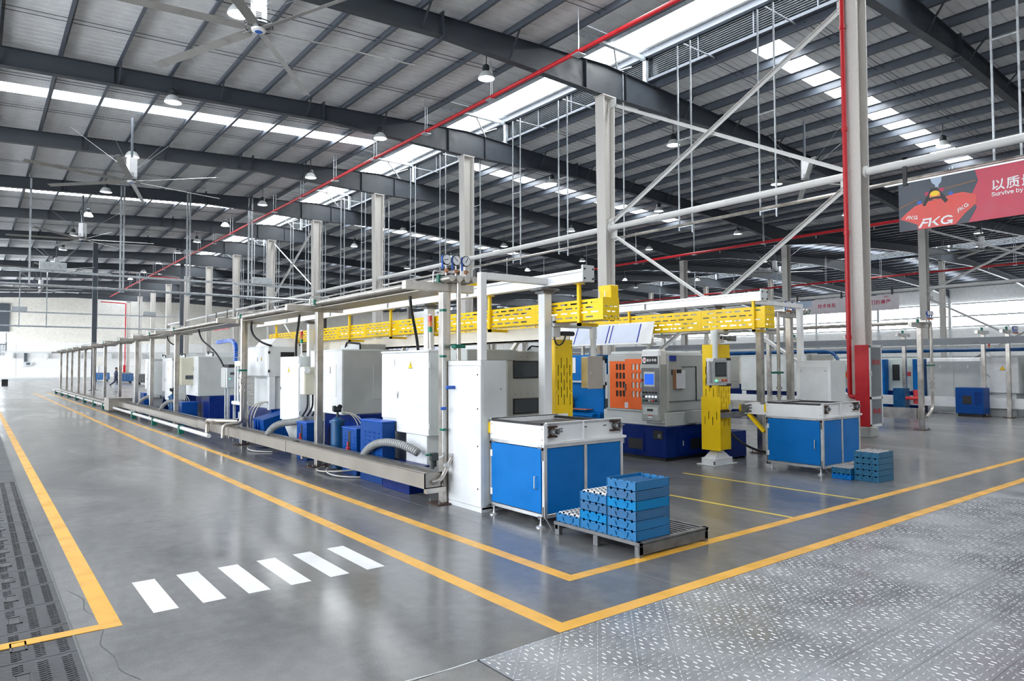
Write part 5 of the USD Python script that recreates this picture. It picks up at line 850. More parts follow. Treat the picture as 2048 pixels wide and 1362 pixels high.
# ---------------------------------------------------------------- gantry loaders with yellow perforated guards
def perforated(L, h, rows, pitch, sw, sh, vertical=False, m0=.06):
    P = sbox(0, 0, L, h); holes = []
    if not vertical:
        for r in range(rows):
            z = h * (r + .75) / (rows + .5); x = m0 + (pitch * .5 if r % 2 else 0)
            while x + sw < L - m0 * .6: holes.append(sbox(x, z - sh / 2, x + sw, z + sh / 2)); x += pitch
    else:
        for c in range(rows):
            x = L * (c + .9) / (rows + .8); z = m0 + (pitch * .5 if c % 2 else 0)
            while z + sw < h - m0 * .4: holes.append(sbox(x - sh / 2, z, x + sh / 2, z + sw)); z += pitch
    return P.difference(unary_union(holes))
def on_x(poly, d, x, y, z): return place(extr(poly, d), (x, y, z), (0, -1, 0), (0, 0, 1))       # faces -x, starts at the far end y
def on_y(poly, d, x, y, z): return place(extr(poly, d), (x, y, z), (1, 0, 0), (0, 0, 1))        # faces -y
def guard(t, x, y0, y1, z0, z1, w, seg):
    y = y0; k = 0
    while y < y1 - .05:
        e = min(y1, y + seg); L = e - y
        obj('guard_panel', cat(on_x(perforated(L - .006, z1 - z0, 4, .19, .13, .021), .003, x, e, z0), bx(x, y, z0 - .003, x + w, e - .006, z0), bx(x + w - .003, y, z0, x + w, e - .006, z0 + .03)), 'yellow', t)
        obj('seam_strip', bx(x - .006, e - .02, z0, x - .002, e + .014, z1), 'yellow', t); y = e
    q = obj('end_plate', on_y(perforated(w + .02, z1 - z0 + .02, 4, .085, .062, .014, m0=.03), .004, x - .01, y0, z0 - .01), 'yellow', t)
    [obj('end_screw', cyl((x + a, y0 - .008, z0 + .015), (x + a, y0, z0 + .015), .007, 8), 'black', q) for a in (.02, w * .35, w * .7, w - .01)]
def bracket(t, x, y, z0, zt, w):
    obj('guard_bracket', cat(bx(x - .05, y - .022, z0 - .07, x - .012, y + .022, zt), bx(x - .05, y - .022, z0 - .07, x + w + .02, y + .022, z0 - .03), bx(x - .07, y - .05, zt - .008, x + .03, y + .05, zt)), 'yellow', t)
def gantry(x, y0, y1, label, zb, gx, gz0, gz1, gy0, gy1, posts, brs, gm):
    t = thing('gantry_loader', label, 'gantry')
    obj('beam', cat(bx(x - .06, y0, zb, x + .06, y1, zb + .014), bx(x - .06, y0, zb + .126, x + .06, y1, zb + .14), bx(x - .035, y0, zb + .014, x + .035, y1, zb + .126)), gm, t)
    obj('guide_rail', cat(bx(x - .03, y0, zb + .14, x - .01, y1, zb + .165), bx(x + .02, y0, zb + .14, x + .04, y1, zb + .165)), 'alu', t)
    k = y0
    while k < y1: obj('beam_joint', bx(x - .063, k, zb + .002, x + .063, k + .008, zb + .142), 'mach_grey', t); k += 2.6
    obj('end_plate', bx(x - .11, y0 - .03, zb - .01, x + .09, y0, zb + .20, .004), 'light_grey', t); [obj('end_bolt', cyl((x + a, y0 - .04, zb + b), (x + a, y0 - .03, zb + b), .012, 8), 'black', t) for a in (-.08, .06) for b in (.03, .15)]
    for y in posts:
        obj('post', cat(bx(x - .065, y - .065, .12, x + .065, y + .065, zb - .06, .006)), 'white', t); obj('post_head', cat(bx(x - .16, y - .12, zb - .05, x + .16, y + .12, zb - .02, .004), bx(x - .10, y - .09, zb - .09, x + .10, y + .09, zb - .05, .004)), 'dark_metal', t)
        obj('foot', cat(bx(x - .26, y - .15, .012, x + .26, y + .15, .12, .01), trimesh.convex.convex_hull(np.array([(x + a, y + b, z) for a, b, z in ((-.22, -.12, .12), (.22, -.12, .12), (-.22, .12, .12), (.22, .12, .12), (-.08, -.08, .24), (.08, -.08, .24), (-.08, .08, .24), (.08, .08, .24))]))), 'white', t)
        obj('foot_plate', bx(x - .34, y - .20, 0, x + .34, y + .20, .014, .003), 'white', t)
        for a in (-.29, .29): obj('anchor_bolt', cat(cyl((x + a, y - .15, .012), (x + a, y - .15, .075), .016, 8)), 'dark_metal', t)
    guard(t, gx, gy0, gy1, gz0, gz1, .27, 1.32)
    for y in brs: bracket(t, gx, y, gz0, zb, .27)
    return t
gantry(6.02, 6.18, 18.9, 'white gantry beam with long yellow perforated guard over the left machine line', 2.84, 6.13, 2.365, 2.63, 6.02, 18.3, (7.0, 10.0, 15.2), (6.42, 8.37, 10.0, 11.5, 13.3, 15.5, 17.7), 'white')
gantry(10.62, 6.62, 24.0, 'silver gantry beam with yellow perforated guard over the orange door lathe', 2.88, 10.55, 2.42, 2.78, 6.55, 17.5, (7.60, 13.2, 19), (6.75, 9.6, 12.6, 15.6), 'alu')
g = thing('square_portal', 'white square frame standing on the tall white cabinet by the nearest tray post', 'portal')
obj('post', bx(4.895, 6.90, 1.857, 4.985, 6.985, 2.95, .004), 'white', g); obj('beam', bx(4.985, 6.90, 2.862, 6.12, 6.985, 2.95, .004), 'white', g); obj('tie', bx(6.0, 6.2, 2.985, 6.10, 6.955, 3.0), 'white', g)
g = thing('square_portal', 'white square frame standing on the white cabinet behind the far conveyor', 'portal')
obj('post', bx(12.85, 7.20, 1.862, 12.95, 7.30, 2.98, .004), 'white', g); obj('beam', bx(10.70, 7.20, 2.90, 12.85, 7.29, 2.98, .004), 'white', g)
c = thing('electrical_cabinet', 'white cabinet with screwed square panel left of the red fire pipe', 'cabinet', None, (12.85, 6.62, 0))
obj('body', bx(.012, 0, .03, .58, .70, 1.86, .004), 'light_grey', c); obj('front', bx(0, 0, .03, .012, .70, 1.86, .004), 'white', c); obj('front_panel', bx(-.008, .07, .20, 0, .62, 1.74, .004), 'cab_white', c); obj('plinth', bx(.01, .01, 0, .57, .69, .03), 'mach_grey', c)
for a in (.10, .59):
    for z in (.30, 1.66): obj('screw', cyl((-.013, a, z), (-.008, a, z), .010, 10), 'dark_metal', c)
def tall_guard(label, x, y, w, d, z0, z1, lower):
    t = thing('pillar_guard', label, 'guard', None, (x, y, 0))
    obj('front_sheet', on_y(perforated(w, z1 - z0, 5, .20, .145, .013, True, .42), .003, 0, 0, z0), 'yellow', t); obj('side_sheet', on_x(perforated(d, z1 - z0, 3, .20, .145, .013, True, .95), .003, 0, d, z0), 'yellow', t)
    obj('rear_sheet', bx(w - .003, 0, z0, w, d, z1), 'yellow', t); obj('slide_column', bx(.03, .06, z0 + .02, w - .03, d - .02, z1 - .02), 'lamp_dark', t); obj('top_sheet', bx(0, 0, z1 - .003, w, d, z1), 'yellow', t); obj('bottom_sheet', bx(0, 0, z0, w, d, z0 + .003), 'yellow', t);  # dark block behind the slots, its colour stands in for shade inside
    [obj('screw', cyl((a, -.006, z), (a, 0, z), .009, 8), 'dark_metal', t) for a in (.02, w - .02) for z in (z0 + .04, z0 + .6, z0 + 1.2, z1 - .05)]
    if lower: obj('step_cover', cat(on_x(perforated(d + .10, .95, 4, .20, .145, .014, True, .45), .003, -.02, d + .02, z0 + .0), bx(-.02, -.04, z0, w * .1, -.01, z0 + .95)), 'yellow', t); obj('step_backing', bx(-.014, -.008, z0 + .02, -.002, d, z0 + .93), 'lamp_dark', t); obj('side_window', bx(w * .08, -.012, .83, w * .9, -.003, .98), 'rust', t)  # dark sheet behind the step slots stands in for the shade there
    return t
tall_guard('tall yellow slotted guard on the first gantry pillar behind the near conveyor', 6.22, 7.02, .31, .26, .83, 2.14, False)
tall_guard('tall yellow slotted pillar guard between the lathe and the far conveyor', 10.43, 7.45, .40, .30, .26, 2.15, True)
t = thing('limit_switch', 'white bracket and black switch arm on the first gantry pillar', 'switch', None, (6.09, 6.95, 2.15)); obj('arm_block', bx(0, -.05, .16, .30, .06, .30, .006), 'white', t); obj('bracket', bx(-.01, -.05, .02, .12, .04, .15, .004), 'cab_white', t); obj('lever', trimesh.convex.convex_hull(cat(cyl((.16, -.06, .07), (.16, -.02, .07), .03, 12), cyl((.34, -.06, .07), (.34, -.02, .07), .03, 12)).vertices), 'black', t); obj('cable', tube(bez((.0, -.06, .02), (.0, -.06, -.14), (.16, -.06, -.12), (.20, -.06, .05), 12), .010, 6), 'black', t, True); obj('knob', cat(cyl((-.01, -.09, .22), (-.01, -.05, .22), .015, 8), cyl((.06, -.09, .22), (.06, -.05, .22), .015, 8)), 'black', t)
def carriage(x, y, z, label, s=1.0):
    t = thing('loader_carriage', label, 'carriage', 'yellow loader carriages', (x, y, z)); obj('gearbox', bx(-.16, -.22, .16, .20, .22, .30, .01), 'yellow', t); obj('motor_cover', bx(.0, -.20, .30, .24, .18, .52 * s, .015), 'yellow', t); obj('plate', bx(-.16, -.26, .15, .22, .26, .17), 'alu', t); obj('connector', cat(bx(-.14, -.2, .17, -.06, -.1, .27), bx(-.14, 0, .17, -.06, .1, .27)), 'black', t); obj('slide', bx(.24, -.04, -.3, .28, .04, .48), 'rubber', t); obj('rod', cat(cyl((-.08, -.1, .30), (-.08, -.1, .46), .012, 8), cyl((-.08, .06, .30), (-.08, .06, .46), .012, 8)), 'alu', t); return t
carriage(10.62, 10.4, 2.9, 'yellow motor carriage on the silver gantry above the first yellow guard end', 1.15); carriage(6.02, 9.0, 2.84, 'yellow carriage on the left gantry beside the gauges', .55); carriage(6.02, 15.0, 2.84, 'far yellow carriage on the left gantry', .55)
t = thing('drag_chain', 'black toothed drag chain above the left tray near the gauges', 'cable chain')
for k in range(30): obj('link', bx(5.93, 8.9 + .075 * k, 3.03 + .0 * k, 6.10, 8.965 + .075 * k, 3.075), 'black', t)
# long sloping splash boards with blue bordered notices
def board(label, y0, y1, x, z0, z1, tilt, posters, cm):
    t = thing('splash_board', label, 'board')
    n = np.array([0, 0, 0.0]); a = np.array([x, y1, z0]); u = np.array([0, -1.0, 0]); v = np.array([tilt, 0, z1 - z0]); H = np.linalg.norm(v); v = v / H
    obj('sheet', place(extr(Polygon([(0, 0), (y1 - y0, 0), (y1 - y0 - .12, H), (.0, H)]), .012), a, u, v), cm, t)
    for p0, w in posters:
        q = obj('notice', place(extr(Polygon([(p0 - .05, .04), (p0 + w - .05, .04), (p0 + w - .18 + .05, H - .04), (p0 - .13, H - .04)]), .002), a - np.cross(u, v) * -.012, u, v), 'poster_blue', t)
        for e in (p0 - .05, p0 + w - .05): obj('blue_stripe', place(extr(Polygon([(e, .04), (e + .03, .04), (e - .05, H - .04), (e - .08, H - .04)]), .003), a + np.cross(u, v) * .0125, u, v), 'ink_blue', q)
    for yy in np.arange(y0 + .1, y1, 1.6): obj('strut', bar((x + tilt * .5, yy, z0 + .2), (x + .35, yy + .35, z0 - .32), .05, .03), 'light_grey', t)
    return t
board('white sloping board with blue edged notices above the lathe', 8.72, 12.0, 10.16, 2.19, 2.63, .26, ((1.15, .95), (2.2, .75)), 'white')
board('white sloping board with notices farther along the lathe line', 14.3, 21, 10.16, 2.19, 2.63, .26, ((1.2, .7), (2.2, .7), (4.4, .8)), 'white')
cr_ = thing('return_chute', 'long cream chute on slanted struts under the left yellow guard', 'chute')
obj('channel', cat(bx(6.42, 7.3, 2.14, 6.44, 18.6, 2.34), bx(6.42, 7.3, 2.14, 6.75, 18.6, 2.16), bx(6.73, 7.3, 2.14, 6.75, 18.6, 2.28)), 'cream', cr_)
for y in (8.2, 9.9, 11.7, 13.5, 15.4, 17.2): obj('strut', bar((6.5, y, 2.15), (6.5, y + .45, 1.72), .06, .05), 'cream', cr_)
# swing arm operator terminals
t = thing('operator_terminal', 'operator terminal with brown rear plate hung from the first gantry pillar', 'control panel', None, (6.70, 6.9, 1.46))
obj('rear_plate', bx(0, -.01, .0, .30, .0, .46, .03), 'brown_back', t); obj('body', bx(.01, .0, .01, .30, .14, .45, .01), 'alu', t); obj('corner_block', cat(bx(.30, -.005, .40, .36, .14, .465, .008), bx(.30, -.005, -.005, .36, .14, .05, .008)), 'rubber', t); obj('side_rail', bx(.30, .0, .05, .35, .13, .40, .004), 'alu', t); obj('grip', cat(bx(.37, .02, .04, .40, .05, .42), bx(.34, .02, .36, .40, .05, .42), bx(.34, .02, .04, .40, .05, .09)), 'white', t); obj('lock', cyl((.05, -.02, .22), (.05, -.01, .22), .014, 10), 'alu', t)
obj('drop_tube', cat(cyl((.19, .07, .45), (.19, .07, .86), .042, 14), cyl((.19, .07, .70), (.19, .07, .88), .052, 14), cyl((.19, .07, .88), (-.55, .07, .88), .038, 14)), 'light_grey', t, 35)
t = thing('operator_terminal', 'operator terminal with dark screen and coloured buttons beside the yellow pillar guard', 'control panel', None, (9.84, 7.18, 1.43))
obj('body', bx(.13, .0, .0, .60, .16, .47, .008), 'alu', t); obj('bezel', bx(.15, -.006, .03, .50, .0, .45, .004), 'mach_grey', t); sc = obj('screen', bx(.165, -.010, .15, .485, -.006, .40, .002), 'screen_off', t); obj('screen_glow', bx(.19, -.012, .18, .46, -.010, .37), 'glass_dark', sc)  # inner field slightly lighter than the dark screen, no emission
for k, m in enumerate(('led_green', 'light_grey', 'white', 'sig_red', 'amber', 'sig_red')): bt = obj('button', cyl((.18 + .056 * k, -.030, .085), (.18 + .056 * k, -.006, .085), .017, 12), m, t); obj('button_tag', bx(.168 + .056 * k, -.009, .112, .192 + .056 * k, -.006, .124), 'yellow', bt)
obj('grip', cat(bx(.0, .04, .04, .10, .06, .42, .004), bx(.0, .0, .04, .022, .06, .42, .004), bx(.095, .0, .04, .12, .06, .42, .004)), 'alu', t); obj('side_rail', bx(.51, -.012, .04, .59, .0, .43, .004), 'alu', t); obj('corner_block', cat(bx(.50, -.008, .43, .63, .17, .475, .01), bx(.50, -.008, -.02, .63, .17, .03, .01)), 'rubber', t); obj('knob', cyl((.12, .06, -.035), (.12, .06, .0), .02, 10), 'black', t)
obj('drop_tube', tube([(.32, .10, .46), (.32, .10, .94), (.95, .30, .94)], .048, 14, .12), 'light_grey', t, 35)
t = thing('clamp_cylinder', 'white and black pneumatic clamp on top of the yellow pillar guard', 'clamp', None, (10.45, 7.5, 2.2)); obj('block', cat(bx(0, -.05, .02, .2, .05, .12, .006), bx(.06, -.055, .13, .22, .05, .19, .006)), 'white', t); obj('piston', cat(cyl((.2, 0, .07), (.42, 0, .07), .035, 12), bx(.42, -.04, .02, .62, .04, .12, .01)), 'dark_metal', t); obj('eye', cyl((.13, -.06, .07), (.13, -.05, .07), .025, 12), 'black', t)

# ---------------------------------------------------------------- the lathe with orange door
t = thing('cnc_lathe', 'grey lathe with orange windowed sliding door and navy base in the middle of the cell', 'lathe', None, (10.07, 8.31, 0))
LW, LD = 1.95, 1.62
obj('base', bx(0, 0, .06, LW, LD, .64, .012), 'navy', t); obj('plinth', bx(.05, .05, 0, LW - .05, LD - .05, .06), 'black', t)
obj('lower_body', bx(.012, .012, .64, LW, LD - .01, .90, .012), 'light_grey', t); obj('upper_body', bx(.10, .02, .90, LW, LD - .03, 2.0, .03), 'mach_grey', t); obj('top_cover', bx(.13, .55, 1.99, LW - .1, LD - .1, 2.06, .02), 'light_grey', t)
obj('sill', bx(-.02, .50, .895, .10, LD - .12, .93, .004), 'mach_grey', t)
rr = lambda cx, cz, w, h: sbox(cx - w / 2 + .022, cz - h / 2 + .022, cx + w / 2 - .022, cz + h / 2 - .022).buffer(.022, quad_segs=4)
def leaf(w, h, cols):
    P = sbox(0, 0, w, h)
    for c_ in cols:
        for r_ in range(4): P = P.difference(rr(c_, .29 + .175 * r_, .064, .125))
    return P
for (y1, w_, cols, h, xo, gm) in ((1.44, .46, (.20, .29, .38), .93, .045, 'glass_dark'), (1.0, .50, (.20, .30, .40), .97, .02, 'pale_green')):
    dl = obj('door_leaf', on_x(leaf(w_, h, cols), .018, xo, y1, .935), 'orange', t)
    obj('door_glass', bx(xo + .002, y1 - w_ + .05, 1.15, xo + .006, y1 - .10, 1.85), gm, dl); obj('door_top_lip', bx(xo - .022, y1 - w_, .935 + h - .02, xo + .02, y1, .935 + h), 'orange', dl)
obj('door_handle', bx(-.02, .98, 1.28, .005, 1.01, 1.42, .004), 'dark_metal', t); obj('door_label', bx(-.0, .93, .95, .003, 1.02, 1.06), 'banner_pale', t)
# console column
obj('console', bx(-.10, .05, .74, .12, .50, 1.97, .012), 'mach_grey', t); hd = obj('console_cap', bx(-.105, .045, 1.76, .12, .505, 2.08, .035), 'white', t)
lg = obj('maker_plate', bx(-.112, .09, 1.80, -.104, .465, 1.95, .018), 'black', t)
obj('maker_roundel', place(extr(ell(0, 0, .045, .055), .002), (-.112, .405, 1.875), (0, -1, 0), (0, 0, 1)), 'white', lg); obj('maker_initial', place(letters('H', .055, .003), (-.113, .428, 1.847), (0, -1, 0), (0, 0, 1)), 'red', lg); obj('maker_name', place(cjk('新乡华琪', .052, .003, 1.0), (-.112, .345, 1.855), (0, -1, 0), (0, 0, 1)), 'white', lg)
pn = obj('control_panel', bx(-.108, .06, 1.05, -.098, .49, 1.73, .004), 'dark_metal', t)
obj('lcd_frame', bx(-.114, .16, 1.38, -.107, .42, 1.66, .006), 'light_grey', pn); obj('lcd', bx(-.117, .18, 1.42, -.113, .40, 1.62), 'lcd', pn); obj('emergency_knob', cyl((-.14, .465, 1.50), (-.108, .465, 1.50), .02, 12), 'sig_red', pn)
for r_ in range(3):
    for c_ in range(5):
        m = 'black' if r_ == 0 else ('black' if c_ == 0 else 'led_white') if r_ == 1 else ('green', 'black', 'beige_box', 'sig_red', 'black')[c_]
        obj('button', cyl((-.128, .435 - .075 * c_, 1.27 - .075 * r_), (-.107, .435 - .075 * c_, 1.27 - .075 * r_), .019, 12), m, pn)
ld = obj('console_door', bx(-.108, .07, .78, -.098, .48, 1.03, .004), 'mach_grey', t); obj('door_outline', bx(-.111, .10, .86, -.107, .45, 1.0, .002), 'light_grey', ld); obj('name_plate', bx(-.114, .21, .925, -.110, .35, .965), 'lamp_dark', ld); tg = obj('warning_tag', bx(-.111, .22, .79, -.107, .33, .85), 'paper', t); obj('tag_stripe', bx(-.113, .22, .835, -.110, .33, .85), 'sig_red', tg)
obj('under_tray', bx(-.08, .02, .70, .12, .40, .745, .01), 'mach_grey', t)
obj('side_seam', cat(bx(.12, -.0, 1.10, LW - .2, .022, 1.106), bx(.92, .0, 1.1, .926, .022, 1.75), bx(.5, .0, 1.75, .926, .022, 1.756), bx(.2, .0, 1.60, .206, .022, 1.70)), 'rubber', t)
cb = obj('clipboard', bx(.24, -.012, 1.33, .50, .018, 1.70, .004), 'clip_brown', t); obj('paper_sheet', bx(.30, -.018, 1.34, .56, -.010, 1.69), 'paper', cb); obj('clip', bx(.30, -.028, 1.63, .44, -.014, 1.70, .006), 'black', cb); st_ = obj('blue_sticker', bx(.14, -.0, 1.86, .32, .02, 1.96), 'ink_blue', t)
obj('side_box', bx(.62, -.10, .68, .92, .02, .92, .008), 'mach_grey', t)
for y_, w_ in ((.35, .30),): h1 = obj('base_hatch', bx(-.012, .52, .12, .002, 1.12, .50, .003), 'navy', t); obj('hatch_window', bx(-.014, .56, .18, -.010, .92, .38), 'black', h1); obj('hatch_latch', bx(-.024, 1.02, .26, -.011, 1.05, .36, .004), 'alu', h1)
h2 = obj('base_hatch', bx(.35, -.012, .12, 1.1, .002, .50, .003), 'navy', t); obj('hatch_window', bx(.70, -.014, .18, 1.02, -.010, .38), 'black', h2); obj('hatch_latch', bx(.46, -.024, .26, .49, -.011, .36, .004), 'alu', h2)
sk = obj('socket_plate', bx(-.010, .07, .40, .002, .30, .56, .004), 'black', t); obj('socket', bx(-.014, .11, .43, -.008, .19, .50), 'dark_metal', sk)
t = thing('turning_machine', 'bright blue machine with a posted sheet behind the brown backed terminal', 'machine', None, (10.10, 10.05, 0))
obj('upper_cabinet', bx(.0, .0, 1.44, 1.5, 1.3, 2.0, .01), 'bright_blue', t); obj('trim_band', bx(-.008, .0, 1.42, .0, 1.3, 1.46), 'light_grey', t); obj('lower_recess', bx(.12, .0, .80, 1.5, 1.3, 1.44, .01), 'panel_blue', t); obj('base', bx(-.02, -.02, 0, 1.5, 1.32, .80, .01), 'panel_blue', t); obj('notice', bx(-.006, .70, 1.62, .0, 1.1, 1.95), 'paper', t); obj('ledge', bx(-.16, .05, .74, .12, 1.2, .79), 'panel_blue', t); obj('orange_lip', bx(-.10, .3, .855, .13, 1.0, .87), 'amber', t); obj('chuck_unit', cat(cyl((-.05, .95, .95), (.12, .95, .95), .09, 14), bar((-.02, 1.1, .82), (.02, .8, 1.1), .06, .05)), 'dark_metal', t); obj('work_lamp', cat(lathe([(0, 0), (.06, .0), (.065, .03), (0, .05)], (-.06, .86, 1.16), 16), cyl((-.05, .88, 1.18), (.1, .95, 1.02), .012, 8)), 'alu', t)
t = thing('turning_machine', 'grey pillar machine with dark window between the blue machine and the orange door', 'machine', None, (10.25, 9.96, 0)); obj('body', bx(0, 0, .0, .8, .08, 1.6, .01), 'light_grey', t); obj('window', bx(-.01, .005, .85, .0, .075, 1.10), 'glass_dark', t)
m5 = turning_machine((10.3, 12.2, 0), 'grey cabinet machine of the lathe line, behind the blue machine', 'hidden machines of the lathe line'); dup(m5, (10.3, 15.4, 0), 'grey cabinet machine of the lathe line, second behind the blue machine'); dup(m5, (10.3, 18.6, 0), 'grey cabinet machine of the lathe line, third behind the blue machine')
# hydraulic unit behind the far conveyor
t = thing('hydraulic_unit', 'navy hydraulic tank with green motor and dark red pump behind the yellow pillar', 'hydraulic unit', None, (11.15, 7.75, 0))
obj('tank', bx(0, 0, .03, .62, .48, .52, .008), 'navy', t); obj('motor', lathe([(0, 0), (.13, 0), (.13, .26), (.10, .30), (0, .31)], (.22, .3, .52), 20), 'green', t, 30); obj('pump', cat(cyl((.44, .3, .52), (.44, .3, .72), .07, 12), bx(.40, .25, .66, .50, .37, .80, .01)), 'rust', t); obj('valve_rail', bx(-.1, .1, .60, .0, .4, .78, .01), 'dark_metal', t); obj('hydraulic_hose', tube(bez((-.05, .0, .72), (-.3, -.3, .3), (.3, -.7, .12), (.75, -.5, .16), 18), .022, 8), 'rubber', t, True); obj('skid', cat(bx(.02, 0, 0, .08, .48, .03), bx(.54, 0, 0, .6, .48, .03)), 'black', t)
t = thing('transfer_rail', 'short dark feed rail reaching from the yellow pillar to the far conveyor', 'rail', None, (10.6, 7.15, .86)); obj('rail', bar((-.12, .28, .02), (.32, -.0, .06), .07, .09), 'dark_metal', t); obj('sensor', cat(bx(.0, .14, .12, .04, .18, .22), bx(.2, .02, .12, .24, .06, .24), bar((.02, .16, .21), (.22, .04, .22), .01, .01)), 'mach_grey', t); obj('stop', bx(.25, -.08, .08, .34, -.0, .16, .006), 'dark_metal', t)

# ---------------------------------------------------------------- second tray line behind the lathe, fire cabinet, right hand lines
for k, (x, y) in enumerate(((12.6, 7.95), (13.55, 7.85), (13.6, 13.5), (13.6, 18.5))): dup(tp0, (x, y, 0), 'stainless tray post behind the far conveyor, %s' % ('left one of the near pair' if k == 0 else 'right one of the near pair' if k == 1 else ORD[k] + ' one, farther back'), 'tray posts behind the lathe')
for k, x in enumerate((13.5, 13.62, 13.74, 13.86)): solo('tray_pipe', cyl((x, 7.6, 2.905), (x, 24, 2.905), .045, 10), 'steel', 'stainless pipe on the tray behind the lathe, %s from the left' % ORD[k], 'pipe', 'pipes on the tray behind the lathe', smooth=35)
for k, (x, y) in enumerate(((12.35, 7.7), (12.49, 7.75), (13.25, 7.7), (13.36, 7.72), (13.50, 7.7))): gauge((x, y, 2.86 if k < 2 else 2.84), 'pressure gauge above the tray posts behind the far conveyor, %s from the left' % ORD[k], needle=1 + .5 * k, group='pressure gauges behind the lathe')
t = thing('downpipe', 'stainless downpipe with valves between the two posts behind the far conveyor', 'pipe'); obj('pipe', cyl((12.95, 7.75, 2.85), (12.95, 7.75, .3), .035, 12), 'steel', t, 35); [obj('valve_body', cyl((12.95, 7.75, z), (12.95, 7.75, z + .05), .055, 12), 'steel', t) for z in (1.28, 1.12, .98)]; obj('clamp', bx(12.75, 7.70, 1.60, 13.05, 7.8, 1.64), 'green', t)
f = thing('fire_cabinet', 'tall red fire cabinet with grey glass doors on the nearest pale column', 'fire cabinet', None, (16.64, 7.62, 0))
obj('body', bx(0, .02, .30, .62, .36, 2.24, .006), 'red', f); obj('front_frame', cat(*[bx(a, 0, .32, a + .05, .02, 2.22) for a in (.0, .57)], *[bx(0, 0, z, .62, .02, z + .06) for z in (.30, .95, 2.18)]), 'cab_white', f)
for z0, z1, tx in ((.36, .95, .62), (1.01, 2.18, 1.78)): gp = obj('glass_door', bx(.05, .004, z0, .57, .012, z1), 'duct_grey', f); obj('red_lettering', place(cjk('消火栓', .12, .003), (.115, .003, tx), (1, 0, 0), (0, 0, 1)), 'red', gp)
obj('door_pull', bx(.03, -.02, 1.5, .05, .0, 1.62), 'alu', f); obj('wall_bracket', cat(bx(.50, .36, .5, .62, .40, .56), bx(.50, .36, 1.9, .62, .40, 1.96)), 'red', f)
tp3 = dup(tp0, (20.16, 7.9, 0), 'stainless tray post with three gauges standing alone right of the red fire cabinet', 'tray posts of the right lines')
for k in range(5): dup(tp0, (20.16, 12.4 + 4.3 * k, 0), 'stainless tray post of the third line, %s behind the one with gauges' % ORD[k], 'tray posts of the right lines')
for k, x in enumerate((20.1, 20.25, 20.4)): solo('tray_pipe', cyl((x, 7.7, 2.905), (x, 34, 2.905), .045, 10), 'steel', 'stainless pipe on the tray of the third line, %s from the left' % ORD[k], 'pipe', 'pipes of the third tray line', smooth=35)
for k in range(3): gauge((20.30 + .13 * k, 7.72, 2.95), 'pressure gauge on the lone right tray post, %s of three' % ORD[k], needle=.6 + k, group='pressure gauges on the right tray post')
t = thing('downpipe', 'stainless downpipe curving into the trough end at the lone right post', 'pipe'); obj('pipe', tube([(20.5, 7.75, 2.9), (20.5, 7.75, .55), (20.1, 7.75, .36)], .04, 12, .16), 'steel', t, 35); [obj('valve_body', cyl((20.5, 7.75, z), (20.5, 7.75, z + .06), .06, 12), 'steel', t) for z in (1.1, 1.22, 1.35)]; obj('clamp', bx(20.3, 7.7, 1.72, 20.58, 7.8, 1.76), 'green', t)
t = thing('drain_trough', 'stainless drain trough ending at the lone right tray post', 'trough'); trough(20.0, 20.25, 7.95, 34, .30, .58, 'channel', 'steel')
# third line machines seen between the posts and pillars
m6 = turning_machine((21.0, 11.6, 0), 'white grey machine of the third line seen past the yellow pillar', 'machines of the third line', w=1.7, d=2.4, sm='mach_beige', fm='light_grey'); 
for k in range(4): dup(m6, (21.0, 15.2 + 4.2 * k, 0), 'white grey machine of the third line, %s behind the first' % ORD[k])
solo('skirting_beam', bx(20.4, 11, .55, 20.55, 33, .78, .004), 'white', 'white low beam along the third machine line', 'beam'); solo('cable_duct', bx(20.5, 9.5, 2.36, 20.62, 33, 2.50, .004), 'duct_grey', 'grey cable duct over the third machine line', 'duct')
t = thing('blue_pipe', 'bent blue compressed air pipe over the third machine line', 'pipe'); obj('pipe', tube([(21.2, 26, 2.18), (21.2, 10.7, 2.18), (21.2, 10.5, .4)], .05, 10, .4), 'pipe_blue', t, 35); obj('branch', tube([(21.25, 10.2, 2.15), (21.25, 10.2, .4)], .05, 10), 'pipe_blue', t, 35)
# fourth line at the right edge: long row facing the camera
R4 = 27.3
for k in range(8): dup(tp0, (26.7, (4.6, 7.8, 8.5, 11.0, 12.9, 15.2, 19, 23)[k], 0), 'stainless tray post of the far right line, %s from the right' % ORD[k], 'tray posts of the right lines')
solo('cable_duct', bx(26.55, -2, 2.44, 26.75, 30, 2.66, .004), 'duct_grey', 'long grey cable duct on the far right tray posts', 'duct'); solo('air_pipe', cyl((27.1, -2, 2.24), (27.1, 30, 2.24), .06, 10), 'pipe_blue', 'long blue air pipe under the grey duct of the far right line', 'pipe', smooth=35)
solo('skirting_beam', bx(26.85, -2, .28, 27.0, 30, .62, .004), 'cab_white', 'long white low beam in front of the far right machines', 'beam')
for k in range(3): gauge((26.5 + .16 * k, 7.55, 2.72), 'pressure gauge on the far right line, %s of three' % ORD[k], needle=.8 + k, group='pressure gauges of the far right line')
t = thing('double_cabinet', 'silver double door machine cabinet behind the dark blue unit at right', 'cabinet', None, (R4, 8.75, 0)); obj('body', bx(.01, 0, .0, 1.2, 1.75, 1.98, .01), 'alu', t)
for a in (.0, .86): d = obj('door', bx(-.01, a + .01, .08, .01, a + .85, 1.86, .005), 'grey_face', t); obj('handle', bx(-.025, a + .40, 1.62, -.01, a + .44, 1.72), 'white', d)
